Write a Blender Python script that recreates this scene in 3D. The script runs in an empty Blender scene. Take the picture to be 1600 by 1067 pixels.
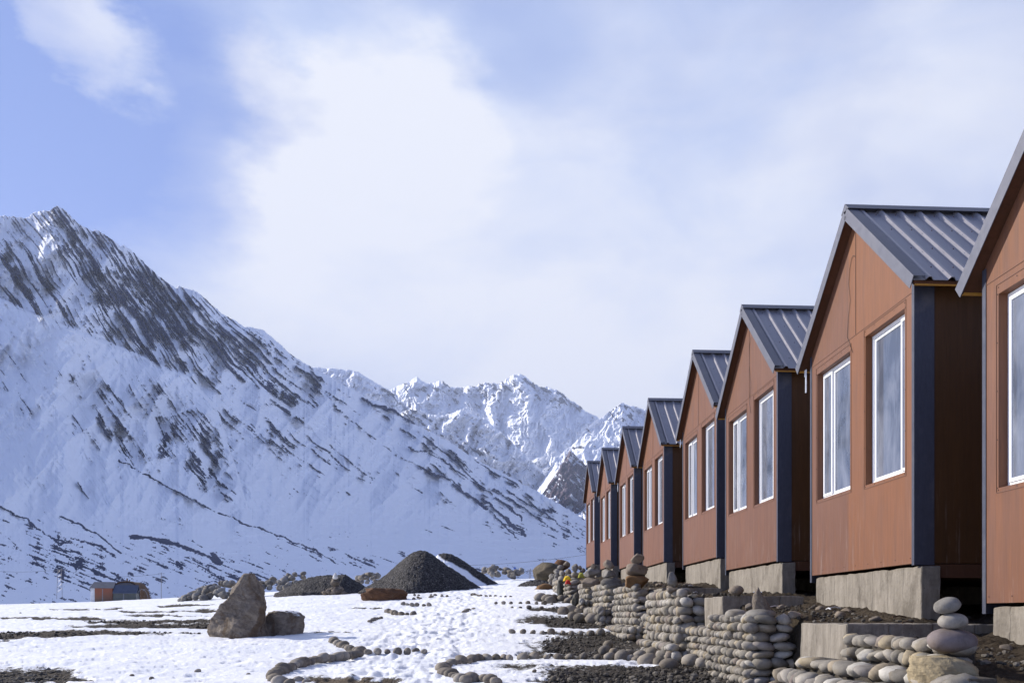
import bpy, bmesh, math, random
import numpy as np
from mathutils import Vector, Matrix
random.seed(7); np.random.seed(7)
SC = bpy.context.scene
COL = SC.collection
R = math.radians

# ------------------------------------------------------------------ camera, world, sun, exposure
F = 1450.0; PX0 = 842.0; HOR = 961.0
TH = math.atan(87/1450.0); S_, C_ = math.sin(TH), math.cos(TH)
cam = bpy.data.cameras.new('camera'); camo = bpy.data.objects.new('camera', cam); COL.objects.link(camo)
cam.sensor_width = 36; cam.lens = 36*F/1600; cam.shift_x = (800-PX0)/1600; cam.shift_y = (HOR-533.5)/1600
cam.clip_start = .1; cam.clip_end = 80000
camo.location = (0, 0, 0); camo.rotation_euler = (R(90), 0, -TH)
SC.camera = camo
SC.view_settings.view_transform = 'Standard'; SC.view_settings.look = 'None'
SC.view_settings.exposure = 0.72; SC.view_settings.gamma = 1

SUN_EL, SUN_AZ = 27.0, 65.0      # azimuth measured from +Y towards -X
sdir = Vector((-math.cos(R(SUN_EL))*math.sin(R(SUN_AZ)), math.cos(R(SUN_EL))*math.cos(R(SUN_AZ)), math.sin(R(SUN_EL))))
sl = bpy.data.lights.new('sun', 'SUN'); sl.energy = 4.9; sl.angle = R(.5); sl.color = (1, .93, .83)
so = bpy.data.objects.new('sun', sl); COL.objects.link(so); so.rotation_euler = sdir.to_track_quat('Z', 'Y').to_euler()

def wray(px, py):
    a = (px-PX0)/F; b = (HOR-py)/F
    return Vector((S_+C_*a, C_-S_*a, b))

class NT:
    """small helper for writing node trees"""
    def __init__(s, tree): s.t = tree; s.n = tree.nodes; s.l = tree.links
    def node(s, typ, ins=None, **kw):
        n = s.n.new(typ)
        for k, v in kw.items(): setattr(n, k, v)
        for k, v in (ins or {}).items():
            i = n.inputs[k]
            if isinstance(v, bpy.types.NodeSocket): s.l.new(v, i)
            else: i.default_value = v
        return n
    def math(s, op, a, b=0.0, c=0.0, clamp=False):
        n = s.node('ShaderNodeMath', {0: a, 1: b, 2: c}, operation=op); n.use_clamp = clamp; return n.outputs[0]
    def vmath(s, op, a, b=(0, 0, 0)):
        n = s.node('ShaderNodeVectorMath', {0: a, 1: b}, operation=op)
        return n.outputs[1] if op in ('DOT_PRODUCT', 'LENGTH', 'DISTANCE') else n.outputs[0]
    def noise(s, vec, scale, detail=4, rough=.55, dist=0.0):
        n = s.node('ShaderNodeTexNoise', {'Vector': vec, 'Scale': scale, 'Detail': detail, 'Roughness': rough, 'Distortion': dist}); return n.outputs[0]
    def ramp(s, fac, stops, interp='LINEAR'):
        n = s.node('ShaderNodeValToRGB', {0: fac}); cr = n.color_ramp; cr.interpolation = interp
        while len(cr.elements) < len(stops): cr.elements.new(.5)
        for e, (p, c) in zip(cr.elements, stops):
            e.position = p; e.color = (c, c, c, 1) if isinstance(c, (int, float)) else (*c, 1)
        return n.outputs[0]
    def mix(s, fac, a, b, blend='MIX'):
        n = s.node('ShaderNodeMix', {0: fac}, data_type='RGBA', blend_type=blend)
        for k, v in ((6, a), (7, b)):
            if isinstance(v, bpy.types.NodeSocket): s.l.new(v, n.inputs[k])
            else: n.inputs[k].default_value = (*v, 1) if len(v) == 3 else v
        return n.outputs[2]
    def scalev(s, vec, sc):
        n = s.node('ShaderNodeMapping', {'Vector': vec, 'Scale': sc}); return n.outputs[0]

w = bpy.data.worlds.new('World'); SC.world = w; w.use_nodes = True
t = NT(w.node_tree); t.n.clear()
geo = t.node('ShaderNodeTexCoord').outputs['Generated']
sky = t.node('ShaderNodeTexSky', sky_type='NISHITA'); sky.sun_disc = False
sky.sun_elevation = R(SUN_EL); sky.sun_rotation = R(-SUN_AZ); sky.altitude = 3500; sky.dust_density = .6; sky.air_density = 1.0; sky.ozone_density = 1.5
nv = t.vmath('MULTIPLY', geo, (1, 1, 2.2))
n1 = t.noise(nv, 2.6, 7, .52, .3)
warp = t.node('ShaderNodeTexNoise', {'Vector': nv, 'Scale': 4.2, 'Detail': 7.0, 'Roughness': .6}).outputs[1]
wd = t.vmath('NORMALIZE', t.vmath('ADD', geo, t.vmath('MULTIPLY', t.vmath('SUBTRACT', warp, (.5, .5, .5)), (.24, .24, .22))))
def blob(px, py, rpx, soft=1.0):
    d = wray(px, py).normalized(); cr = math.cos(math.atan(rpx/F))
    dp = t.vmath('DOT_PRODUCT', wd, tuple(d))
    n = t.node('ShaderNodeMapRange', {0: dp, 1: cr, 2: 1-(1-cr)*.12/soft, 3: 0.0, 4: 1.0}, interpolation_type='SMOOTHSTEP'); return n.outputs[0]
def acc(v, items):
    for (x, y, r, k) in items: v = t.math('MULTIPLY_ADD', blob(x, y, r), k, v)
    return v
cov = t.math('MULTIPLY_ADD', n1, 1.2, .20)
cov = acc(cov, [(60, 230, 330, -.62), (250, 120, 230, -.42), (-150, 120, 300, -.4), (1500, -60, 380, -.25), (900, -150, 330, -.22), (1330, 150, 160, -.1),
                (130, 15, 110, .85), (600, 190, 230, .28), (1330, 100, 200, .1), (1090, 220, 120, -.16), (880, 520, 150, -.14), (430, 20, 170, -.22), (1250, 330, 120, -.12), (500, 430, 420, .3), (1000, 420, 400, .22), (1520, 160, 160, .2), (700, 600, 300, .15)])
cov = t.ramp(cov, [(.02, 0.0), (.96, 1.0)])
white = t.math('MULTIPLY_ADD', t.noise(nv, 4.4, 8, .58, .4), 1.25, -.34)
white = acc(white, [(640, 180, 150, .30), (530, 230, 130, .28), (700, 130, 90, .22), (430, 125, 55, .35), (540, 190, 80, .2), (560, 300, 240, .18), (280, 400, 220, .22), (120, 20, 90, .45), (950, 570, 200, .15), (1480, 220, 260, .22), (650, 400, 320, .2), (1000, 420, 320, .16), (420, -20, 160, -.3), (760, -20, 200, -.15), (1200, -30, 250, -.12), (1080, 250, 120, -.2), (800, 330, 120, -.12)])
ccol = t.mix(t.ramp(white, [(.05, 0.0), (.7, 1.0)]), (5.3, 6.2, 8.5), (8.3, 8.5, 9.1))
sy = t.node('ShaderNodeSeparateXYZ', {0: geo}).outputs[1]
front = t.node('ShaderNodeMapRange', {0: sy, 1: -.05, 2: .6, 3: 0.0, 4: 1.0}, interpolation_type='SMOOTHSTEP').outputs[0]
nsky = t.mix(1.0, sky.outputs[0], (2.1, 1.8, 2.05), 'MULTIPLY')
blue = t.mix(t.math('MULTIPLY', front, .6), nsky, (2.2, 3.3, 7.0))
bg = t.mix(t.math('MULTIPLY', cov, front), blue, ccol)
bgn = t.node('ShaderNodeBackground', {0: bg, 1: .068})
t.l.new(bgn.outputs[0], t.node('ShaderNodeOutputWorld').inputs[0])

# ------------------------------------------------------------------ numpy noise
def pn(x, y, seed=0):
    x = np.asarray(x, float); y = np.asarray(y, float)
    xi = np.floor(x).astype(np.int64); yi = np.floor(y).astype(np.int64); xf = x-xi; yf = y-yi
    def g(ix, iy, dx, dy):
        h = (ix*374761393+iy*668265263+seed*974634777) & 0xffffffff
        h = ((h ^ (h >> 13))*1274126177) & 0xffffffff; h = h ^ (h >> 16)
        a = h*(2*math.pi/4294967296.0); return np.cos(a)*dx+np.sin(a)*dy
    u = xf*xf*xf*(xf*(xf*6-15)+10); v = yf*yf*yf*(yf*(yf*6-15)+10)
    n0 = g(xi, yi, xf, yf)*(1-u)+g(xi+1, yi, xf-1, yf)*u
    n1 = g(xi, yi+1, xf, yf-1)*(1-u)+g(xi+1, yi+1, xf-1, yf-1)*u
    return (n0*(1-v)+n1*v)*1.5
def fbm(x, y, seed=0, o=5, gain=.5):
    s = 0; a = 1; t_ = 0
    for i in range(o): s = s+a*pn(x*2**i, y*2**i, seed+i*17); t_ += a; a *= gain
    return s/t_
def ridged(x, y, seed=0, o=5, gain=.5):
    s = 0; a = 1; t_ = 0
    for i in range(o): s = s+a*(1-np.abs(pn(x*2**i, y*2**i, seed+i*13))*1.6); t_ += a; a *= gain
    return s/t_
def sstep(a, b, x): q = np.clip((x-a)/(b-a), 0, 1); return q*q*(3-2*q)

# ------------------------------------------------------------------ object helpers
def tag(o, label=None, cat=None, group=None, kind=None):
    if label: o['label'] = label
    if cat: o['category'] = cat
    if group: o['group'] = group
    if kind: o['kind'] = kind
    return o
def empty(name, loc=(0, 0, 0), rz=0):
    o = bpy.data.objects.new(name, None); COL.objects.link(o); o.location = loc; o.rotation_euler.z = rz; o.empty_display_size = .2; return o
def link(name, me, parent=None, loc=None):
    o = bpy.data.objects.new(name, me); COL.objects.link(o)
    if parent: o.parent = parent
    if loc is not None: o.location = loc
    return o
def copy_tree(o, parent=None):
    c = o.copy(); COL.objects.link(c)
    if parent: c.parent = parent
    for ch in list(o.children): copy_tree(ch, c)
    return c
def np_mesh(name, V, Fq, mat=None, smooth=True, attrs=None):
    me = bpy.data.meshes.new(name); V = np.asarray(V, np.float32); Fq = np.asarray(Fq, np.int32)
    me.vertices.add(len(V)); me.vertices.foreach_set('co', V.ravel())
    k = Fq.shape[1]; me.loops.add(Fq.size); me.loops.foreach_set('vertex_index', Fq.ravel())
    me.polygons.add(len(Fq)); me.polygons.foreach_set('loop_start', np.arange(0, Fq.size, k, dtype=np.int32))
    me.polygons.foreach_set('loop_total', np.full(len(Fq), k, np.int32))
    me.polygons.foreach_set('use_smooth', np.full(len(Fq), smooth))
    me.update(calc_edges=True); me.validate()
    for an, av in (attrs or {}).items():
        a = me.attributes.new(an, 'FLOAT', 'POINT'); a.data.foreach_set('value', np.asarray(av, np.float32).ravel())
    if mat: me.materials.append(mat)
    return me
def grid_faces(nr, nc):
    i = np.arange(nr-1)[:, None]*nc+np.arange(nc-1)[None, :]; i = i.ravel()
    return np.stack([i, i+1, i+nc+1, i+nc], 1)

class MB:
    def __init__(s): s.v = []; s.f = []; s.split = None; s.mat2 = None
    def box(s, x0, x1, y0, y1, z0, z1):
        b = len(s.v); s.v += [(x, y, z) for z in (z0, z1) for y in (y0, y1) for x in (x0, x1)]
        s.f += [tuple(b+i for i in q) for q in ((0, 2, 3, 1), (4, 5, 7, 6), (0, 1, 5, 4), (2, 6, 7, 3), (0, 4, 6, 2), (1, 3, 7, 5))]
    def prism(s, poly, a, b_, axis='x'):
        """poly: list of 2D points; extruded along axis from a to b_"""
        n = len(poly); b = len(s.v)
        for q in (a, b_):
            for p in poly:
                s.v.append((q, p[0], p[1]) if axis == 'x' else ((p[0], q, p[1]) if axis == 'y' else (p[0], p[1], q)))
        s.f.append(tuple(b+i for i in range(n))[::-1]); s.f.append(tuple(b+n+i for i in range(n)))
        for i in range(n): j = (i+1) % n; s.f.append((b+i, b+j, b+n+j, b+n+i))
    def hexa(s, p):
        b = len(s.v); s.v += [tuple(q) for q in p]
        s.f += [tuple(b+i for i in q) for q in ((0, 3, 2, 1), (4, 5, 6, 7), (0, 1, 5, 4), (1, 2, 6, 5), (2, 3, 7, 6), (3, 0, 4, 7))]
    def tube(s, pts, r, n=6):
        pts = [Vector(p) for p in pts]; b = len(s.v)
        for i, p in enumerate(pts):
            d = (pts[min(i+1, len(pts)-1)]-pts[max(i-1, 0)]).normalized()
            u = d.cross(Vector((0, 0, 1)) if abs(d.z) < .9 else Vector((1, 0, 0))).normalized(); v = d.cross(u)
            for k in range(n): a = 2*math.pi*k/n; s.v.append(tuple(p+(u*math.cos(a)+v*math.sin(a))*r))
        for i in range(len(pts)-1):
            for k in range(n):
                q = (k+1) % n; s.f.append((b+i*n+k, b+i*n+q, b+(i+1)*n+q, b+(i+1)*n+k))
        s.f.append(tuple(b+k for k in range(n))[::-1]); s.f.append(tuple(b+(len(pts)-1)*n+k for k in range(n)))
    def build(s, name, mat, parent=None, bevel=0, smooth=False, wear=0):
        me = bpy.data.meshes.new(name); me.from_pydata([tuple(v) for v in s.v], [], s.f)
        if s.split is not None:
            for p_ in me.polygons: p_.material_index = 1 if p_.index >= s.split[0] else 0
            if len(s.split) > 1:
                for p_ in me.polygons:
                    if p_.index >= s.split[1]: p_.material_index = 2
        bm = bmesh.new(); bm.from_mesh(me); bmesh.ops.recalc_face_normals(bm, faces=bm.faces)
        if bevel: bmesh.ops.bevel(bm, geom=list(bm.edges), offset=bevel, segments=1, affect='EDGES', clamp_overlap=True)
        if wear:
            for _ in range(5):
                lg = [e for e in bm.edges if e.calc_length() > .16]
                if not lg: break
                bmesh.ops.subdivide_edges(bm, edges=lg, cuts=1, use_grid_fill=True)
            P_ = np.array([v.co[:] for v in bm.verts]); dd = np.stack([n3(P_, 5, 11, 4), n3(P_+3.3, 5, 12, 4), n3(P_+7.7, 5, 13, 4)], 1)*wear
            for v, d_ in zip(bm.verts, dd): v.co += Vector(d_)
        for f in bm.faces: f.smooth = smooth
        bm.to_mesh(me); bm.free(); me.materials.append(mat)
        for x_ in (s.mat2 or []): me.materials.append(x_)
        return link(name, me, parent)

def ico(sub):
    bm = bmesh.new(); bmesh.ops.create_icosphere(bm, subdivisions=sub, radius=1)
    V = np.array([v.co[:] for v in bm.verts]); Fc = np.array([[v.index for v in f.verts] for f in bm.faces]); bm.free(); return V, Fc
ICO = {k: ico(k) for k in (1, 2, 3, 4, 5)}
def n3(V, sc, seed, o=4):
    a = fbm(V[:, 0]*sc+V[:, 2]*sc*.7+seed, V[:, 1]*sc-V[:, 2]*sc*.5, seed, o)
    b = fbm(V[:, 1]*sc+9.1, V[:, 2]*sc+V[:, 0]*sc*.3+seed, seed+5, o)
    return (a+b)*.6
def cobble_v(sub, sx, sy, sz, rs, rough=.06):
    V, Fc = ICO[sub]; e = rs.uniform(.78, 1.0)
    W = np.sign(V)*np.abs(V)**e; W = W/np.linalg.norm(W, axis=1)[:, None]**.6
    W = W*(1+n3(V, .9, rs.randint(1, 999), 2)*rough*3)[:, None]
    W[:, 0] *= 1+.18*rs.uniform(-1, 1)*W[:, 1]
    return W*np.array([sx, sy, sz]), Fc
def crag_v(sub, dims, rs, planes=14, rough=.05, pts=None):
    """angular rock: unit sphere clipped by random planes"""
    V, Fc = ICO[sub]; N = rs.normal(size=(planes, 3)); N /= np.linalg.norm(N, axis=1)[:, None]
    h = rs.uniform(.62, .95, planes); d = V@N.T; r = np.min(np.where(d > .08, h/np.maximum(d, .08), 9), axis=1); r = np.minimum(r, 1.1)
    sd = rs.randint(1, 999)
    r = r*(1+n3(V, 1.6, sd, 4)*rough*2+n3(V, 7, sd+3, 3)*rough*.6); return V*r[:, None]*np.array(dims), Fc
def rotz(V, a):
    c, s = math.cos(a), math.sin(a); W = V.copy(); W[:, 0] = c*V[:, 0]-s*V[:, 1]; W[:, 1] = s*V[:, 0]+c*V[:, 1]; return W
def rotx(V, a):
    c, s = math.cos(a), math.sin(a); W = V.copy(); W[:, 1] = c*V[:, 1]-s*V[:, 2]; W[:, 2] = s*V[:, 1]+c*V[:, 2]; return W
def roty(V, a):
    c, s = math.cos(a), math.sin(a); W = V.copy(); W[:, 0] = c*V[:, 0]+s*V[:, 2]; W[:, 2] = -s*V[:, 0]+c*V[:, 2]; return W
class Merge:
    def __init__(s): s.V = []; s.F = []; s.T = []; s.n = 0
    def add(s, V, Fc, tint): s.V.append(V); s.F.append(Fc+s.n); s.T.append(np.full(len(V), tint)); s.n += len(V)
    def mesh(s, name, mat, smooth=True): return np_mesh(name, np.concatenate(s.V), np.concatenate(s.F), mat, smooth, {'tint': np.concatenate(s.T)})

# ------------------------------------------------------------------ materials
def mat(name):
    m = bpy.data.materials.new(name); m.use_nodes = True; q = NT(m.node_tree); q.n.clear()
    q.p = q.node('ShaderNodeBsdfPrincipled'); q.out = q.node('ShaderNodeOutputMaterial'); q.l.new(q.p.outputs[0], q.out.inputs[0])
    q.co = q.node('ShaderNodeTexCoord').outputs['Object']; q.m = m; return q
def setp(q, **kw):
    names = dict(color='Base Color', rough='Roughness', normal='Normal', metal='Metallic', spec='Specular IOR Level', sss='Subsurface Weight', coat='Coat Weight')
    for k, v in kw.items():
        i = q.p.inputs[names[k]]
        if isinstance(v, bpy.types.NodeSocket): q.l.new(v, i)
        else: i.default_value = (*v, 1) if isinstance(v, tuple) and len(v) == 3 else v
def bump(q, h, strength=.5, dist=.02, normal=None):
    ins = {'Height': h, 'Strength': strength, 'Distance': dist}
    if normal: ins['Normal'] = normal
    return q.node('ShaderNodeBump', ins).outputs[0]
def attr(q, name): return q.node('ShaderNodeAttribute', attribute_name=name).outputs['Fac']
def orand(q): return q.node('ShaderNodeObjectInfo').outputs['Random']

M = {}
# brown wall panel
def m_panel(name, c0, c1, c2, dull=1.0):
    q = mat(name); rnd = orand(q)
    off = q.node('ShaderNodeCombineXYZ', {0: q.math('MULTIPLY', rnd, 31.0), 1: q.math('MULTIPLY', rnd, 17.0), 2: q.math('MULTIPLY', rnd, 9.0)}).outputs[0]
    co = q.vmath('ADD', q.co, off); sep = q.node('ShaderNodeSeparateXYZ', {0: q.co})
    st = q.noise(q.scalev(co, (5, 5, .45)), 1.6, 6, .65); fine = q.noise(q.scalev(co, (40, 40, 2.2)), 1.0, 4, .6); big = q.noise(co, .8, 3, .5)
    pid = q.math('FLOOR', q.math('MULTIPLY', sep.outputs[1], 1.62)); pv = q.math('FRACT', q.math('MULTIPLY', q.math('ADD', q.math('MULTIPLY', pid, .37), rnd), 5.3))
    col = q.mix(q.ramp(q.math('ADD', st, q.math('MULTIPLY_ADD', pv, .3, -.15)), [(.36, 0.0), (.62, 1.0)]), c0, c1); col = q.mix(q.ramp(big, [(.35, 0.0), (.75, .75)]), col, c2)
    # streaks of pale residue low on the wall
    zz = q.node('ShaderNodeMapRange', {0: sep.outputs[2], 1: 1.1, 2: .1, 3: 0.0, 4: 1.0}).outputs[0]
    stk = q.math('MULTIPLY', q.ramp(q.noise(q.scalev(co, (14, 14, .9)), 1.3, 5, .7), [(.57, 0.0), (.74, .5)]), zz)
    col = q.mix(stk, col, (.42, .33, .29))
    dk = q.ramp(fine, [(.3, .82), (.6, 1.0)]); col = q.mix(1.0, col, dk, 'MULTIPLY')
    # narrow vertical grooves every 0.12 m along the panel
    def groove(ax):
        w_ = q.math('PINGPONG', sep.outputs[ax], .06); return q.node('ShaderNodeMapRange', {0: w_, 1: .0, 2: .006, 3: 0.0, 4: 1.0}, interpolation_type='SMOOTHSTEP').outputs[0]
    g = q.math('MULTIPLY', groove(1), groove(0))
    col = q.mix(q.math('MULTIPLY_ADD', g, -.16, .16), col, (.03, .014, .008))
    hum = q.node('ShaderNodeHueSaturation', {'Saturation': 1.0, 'Value': q.math('MULTIPLY_ADD', rnd, .16, .92*dull), 'Color': col}).outputs[0]
    setp(q, color=hum, rough=q.math('MULTIPLY_ADD', st, .25, .42), spec=.3, normal=bump(q, q.math('MULTIPLY_ADD', g, .7, q.math('MULTIPLY', fine, .3)), .35, .004))
    return q.m
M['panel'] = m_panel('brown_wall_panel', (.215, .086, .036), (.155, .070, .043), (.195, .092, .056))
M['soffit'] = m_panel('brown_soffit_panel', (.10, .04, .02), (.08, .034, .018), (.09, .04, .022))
M['sidepanel_shaded'] = m_panel('brown_side_panel_shaded', (.085, .036, .010), (.065, .028, .008), (.075, .032, .010))  # darker copy of the wall panel, shade of the side walls in its colour

def m_metal(name, c, c2, rough=.42, metal=.25):
    q = mat(name); n = q.noise(q.co, 3.0, 5, .6); n2 = q.noise(q.scalev(q.co, (9, 2, 2)), 4.0, 5, .7)
    col = q.mix(q.ramp(n2, [(.35, 0.0), (.7, 1.0)]), c, c2); dirt = q.ramp(n, [(.55, 0.0), (.8, .35)]); col = q.mix(dirt, col, (.2, .19, .19))
    setp(q, color=col, rough=q.math('MULTIPLY_ADD', n2, .25, rough-.1), metal=metal, normal=bump(q, n, .08, .01)); return q.m
M['roof'] = m_metal('slate_blue_roof_sheet', (.235, .225, .25), (.285, .275, .30))
M['trim'] = m_metal('slate_blue_trim', (.042, .047, .072), (.06, .066, .095), .5)
M['rake'] = m_metal('slate_blue_rake_trim', (.085, .09, .118), (.11, .115, .145), .5)
q = mat('white_window_frame'); n = q.noise(q.co, 30, 4, .6); setp(q, color=q.mix(q.ramp(n, [(.62, 0.0), (.75, .5)]), (.78, .79, .8), (.45, .43, .4)), rough=.35); M['upvc'] = q.m
q = mat('grey_gasket'); setp(q, color=(.06, .06, .07), rough=.6); M['gasket'] = q.m
q = mat('window_glass'); rnd = orand(q)
co = q.vmath('ADD', q.co, q.node('ShaderNodeCombineXYZ', {0: rnd, 1: q.math('MULTIPLY', rnd, 23.0), 2: q.math('MULTIPLY', rnd, 7.0)}).outputs[0])
sm = q.noise(q.scalev(co, (1, 1.6, .8)), 1.7, 4, .55, .6); sm2 = q.noise(q.scalev(co, (1, 5, 1)), 2, 4, .6, .5)
dust = q.ramp(q.math('MULTIPLY_ADD', sm2, .35, q.math('MULTIPLY', sm, .75)), [(.42, 0.0), (.72, 1.0)])
setp(q, color=q.mix(dust, (.075, .09, .125), (.20, .22, .27)), rough=q.math('MULTIPLY_ADD', dust, .13, .03), spec=.9, coat=.4); M['glass'] = q.m
q = mat('pale_curtain'); wv = q.node('ShaderNodeTexWave', {'Vector': q.co, 'Scale': 5.0, 'Distortion': 1.5}, bands_direction='Y').outputs[1]
setp(q, color=q.mix(wv, (.18, .17, .18), (.4, .38, .4)), rough=.9); M['curtain'] = q.m
q = mat('board_marked_concrete')
n = q.noise(q.co, 2.2, 6, .65); v = q.noise(q.scalev(q.co, (3, 3, .5)), 3, 6, .7); pit = q.node('ShaderNodeTexVoronoi', {'Vector': q.co, 'Scale': 22.0}).outputs[0]
col = q.mix(q.ramp(v, [(.3, 0.0), (.7, 1.0)]), (.13, .113, .09), (.27, .24, .20)); col = q.mix(q.ramp(n, [(.5, 0.0), (.66, .8)]), col, (.095, .08, .062))
sep = q.node('ShaderNodeSeparateXYZ', {0: q.co}); bd = q.math('PINGPONG', q.math('ADD', sep.outputs[1], q.math('MULTIPLY', sep.outputs[0], 1.0)), .21)
ln = q.node('ShaderNodeMapRange', {0: q.math('MULTIPLY_ADD', q.noise(q.co, 9, 3), .02, bd), 1: .008, 2: .022, 3: 1.0, 4: 0.0}).outputs[0]
col = q.mix(q.math('MULTIPLY', ln, q.ramp(n, [(.35, .25), (.6, .9)])), col, (.07, .06, .05))
col = q.mix(q.ramp(pit, [(.06, .75), (.13, 0.0)]), col, (.07, .06, .05))
setp(q, color=col, rough=.9, normal=bump(q, q.math('MULTIPLY_ADD', ln, -.6, q.math('MULTIPLY_ADD', pit, .25, n)), .7, .02)); M['concrete'] = q.m
q = mat('panel_joint_shade'); setp(q, color=(.12, .052, .03), rough=.7); M['joint'] = q.m
q = mat('yellow_foam_strip'); setp(q, color=q.mix(q.noise(q.co, 14, 4), (.55, .27, .03), (.3, .14, .03)), rough=.8); M['foam'] = q.m
q = mat('dark_screw'); setp(q, color=(.05, .03, .03), rough=.5, metal=.6); M['screw'] = q.m
q = mat('black_cable'); setp(q, color=(.03, .02, .02), rough=.6); M['cable'] = q.m

def m_stone(name, stops, attrname=None, scale=1.0, rough=.85, bumpd=.01, veins=True):
    q = mat(name); f = attr(q, attrname) if attrname else orand(q)
    base = q.ramp(f, stops, 'CONSTANT' if False else 'LINEAR')
    co = q.vmath('ADD', q.co, q.node('ShaderNodeCombineXYZ', {0: q.math('MULTIPLY', f, 53.0), 1: q.math('MULTIPLY', f, 29.0), 2: 0.0}).outputs[0])
    n = q.noise(co, 7*scale, 6, .65); s = q.noise(co, 45*scale, 4, .7); m2 = q.noise(co, 2.2*scale, 4, .6, .6)
    col = q.mix(1.0, base, q.ramp(n, [(.25, .5), (.5, 1.0), (.75, 1.35)]), 'MULTIPLY')
    col = q.mix(q.ramp(s, [(.6, 0.0), (.78, .55)]), col, (.07, .065, .06))
    col = q.mix(q.ramp(s, [(.22, .5), (.36, 0.0)]), col, (.5, .48, .44))
    if veins: col = q.mix(q.ramp(m2, [(.56, 0.0), (.7, .5)]), col, (.19, .15, .10))
    setp(q, color=col, rough=rough, spec=.25, normal=bump(q, q.math('MULTIPLY_ADD', s, .35, n), .6, bumpd)); return q.m
greys = [(0, (.17, .157, .135)), (.2, (.28, .255, .215)), (.35, (.13, .12, .104)), (.5, (.33, .30, .255)), (.66, (.19, .173, .155)), (.8, (.30, .25, .17)), (.88, (.21, .175, .155)), (.96, (.39, .37, .33))]
M['cobble'] = m_stone('river_cobble', greys, 'tint')
M['kerb'] = m_stone('kerb_cobble', [(0, (.18, .16, .135)), (.2, (.31, .28, .24)), (.4, (.12, .105, .085)), (.6, (.22, .19, .15)), (.8, (.14, .12, .10)), (1, (.28, .245, .2))])
M['heap'] = m_stone('heap_boulder', [(0, (.16, .15, .14)), (.3, (.27, .255, .23)), (.6, (.12, .11, .10)), (.9, (.23, .2, .16))], None, .35, .9, .03)
M['cairn'] = m_stone('cairn_rock', [(0, (.17, .14, .11)), (.4, (.22, .18, .14)), (.7, (.13, .11, .09)), (1, (.25, .2, .15))], None, .8, .9, .02)
q = mat('dirty_mortar'); n = q.noise(q.co, 12, 6, .7); setp(q, color=q.mix(n, (.02, .017, .013), (.075, .062, .048)), rough=.95, normal=bump(q, n, .8, .03)); M['mortar'] = q.m
M['olive'] = m_stone('olive_brown_rock', [(0, (.075, .062, .042)), (1, (.075, .062, .042))], None, .5, .9, .05)
M['purple'] = m_stone('purple_grey_stone', [(0, (.16, .132, .13)), (1, (.16, .132, .13))], None, 1, .8, .006)
M['pale'] = m_stone('pale_grey_stone', [(0, (.25, .23, .20)), (1, (.25, .23, .20))], None, 1.2, .8, .006)
M['midgrey'] = m_stone('mid_grey_stone', [(0, (.18, .168, .15)), (1, (.18, .168, .15))], None, 1.4, .8, .006, False)
M['ochre'] = m_stone('ochre_crusted_rock', [(0, (.27, .22, .135)), (1, (.27, .22, .135))], None, .9, .9, .03)
M['rust'] = m_stone('rust_brown_rock', [(0, (.11, .055, .028)), (1, (.11, .055, .028))], None, .5, .9, .04)
M['orange'] = m_stone('orange_stained_rock', [(0, (.16, .09, .04)), (1, (.16, .09, .04))], None, .6, .9, .03)
M['dark'] = m_stone('dark_slab_rock', [(0, (.05, .05, .045)), (1, (.05, .05, .045))], None, .8, .8, .01)
M['white'] = m_stone('white_rock', [(0, (.6, .58, .54)), (1, (.6, .58, .54))], None, .8, .8, .01, False)
# big boulder
q = mat('lichen_boulder'); n = q.noise(q.co, 4.2, 10, .78, .25); s = q.noise(q.co, 20, 6, .75); l = q.noise(q.scalev(q.co, (1, 1, .6)), 1.6, 5, .65, 1.2)
col = q.mix(q.ramp(n, [(.35, 0.0), (.65, 1.0)]), (.10, .075, .055), (.33, .28, .225)); col = q.mix(q.ramp(l, [(.5, 0.0), (.6, .8)]), col, (.13, .085, .05))
col = q.mix(q.ramp(s, [(.55, 0.0), (.7, .7)]), col, (.06, .055, .05)); col = q.mix(q.ramp(q.noise(q.co, 5, 6, .7), [(.6, 0.0), (.68, .6)]), col, (.36, .32, .27))
sep = q.node('ShaderNodeSeparateXYZ', {0: q.node('ShaderNodeNewGeometry').outputs['Normal']})
snowf = q.math('MULTIPLY', q.ramp(sep.outputs[2], [(.8, 0.0), (.9, 1.0)]), attr(q, 'snow'))
col = q.mix(snowf, col, (.82, .84, .88))
setp(q, color=col, rough=.9, spec=.2, normal=bump(q, q.math('MULTIPLY_ADD', s, .3, n), 1.0, .09)); M['boulder'] = q.m

# ground: snow and soil from the 'soil' attribute
q = mat('snow_ground'); so_ = attr(q, 'soil')
e = q.math('MULTIPLY_ADD', q.math('SUBTRACT', q.noise(q.co, 9, 6, .7), .5), .8, so_); e = q.math('MULTIPLY_ADD', q.math('SUBTRACT', q.noise(q.co, 60, 3, .7), .5), .35, e)
fac = q.ramp(e, [(.46, 0.0), (.54, 1.0)])
n = q.noise(q.co, 22, 6, .75); vz = q.node('ShaderNodeTexVoronoi', {'Vector': q.co, 'Scale': 26.0})
soil = q.mix(q.ramp(n, [(.3, 0.0), (.7, 1.0)]), (.022, .018, .014), (.085, .07, .055)); soil = q.mix(q.ramp(vz.outputs[0], [(.1, .3), (.3, 0.0)]), soil, (.19, .175, .155))
soil = q.mix(attr(q, 'brown'), soil, (.15, .115, .08))
sn = q.mix(q.ramp(q.noise(q.co, .7, 5, .6), [(.4, 0.0), (.7, 1.0)]), (.74, .76, .80), (.83, .835, .85))
sn = q.mix(q.ramp(q.noise(q.co, 30, 3, .8), [(.66, 0.0), (.76, .5)]), sn, (.5, .47, .43))
nb = bump(q, q.noise(q.scalev(q.co, (1, .5, 1)), 6, 6, .7), .5, .05)
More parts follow.
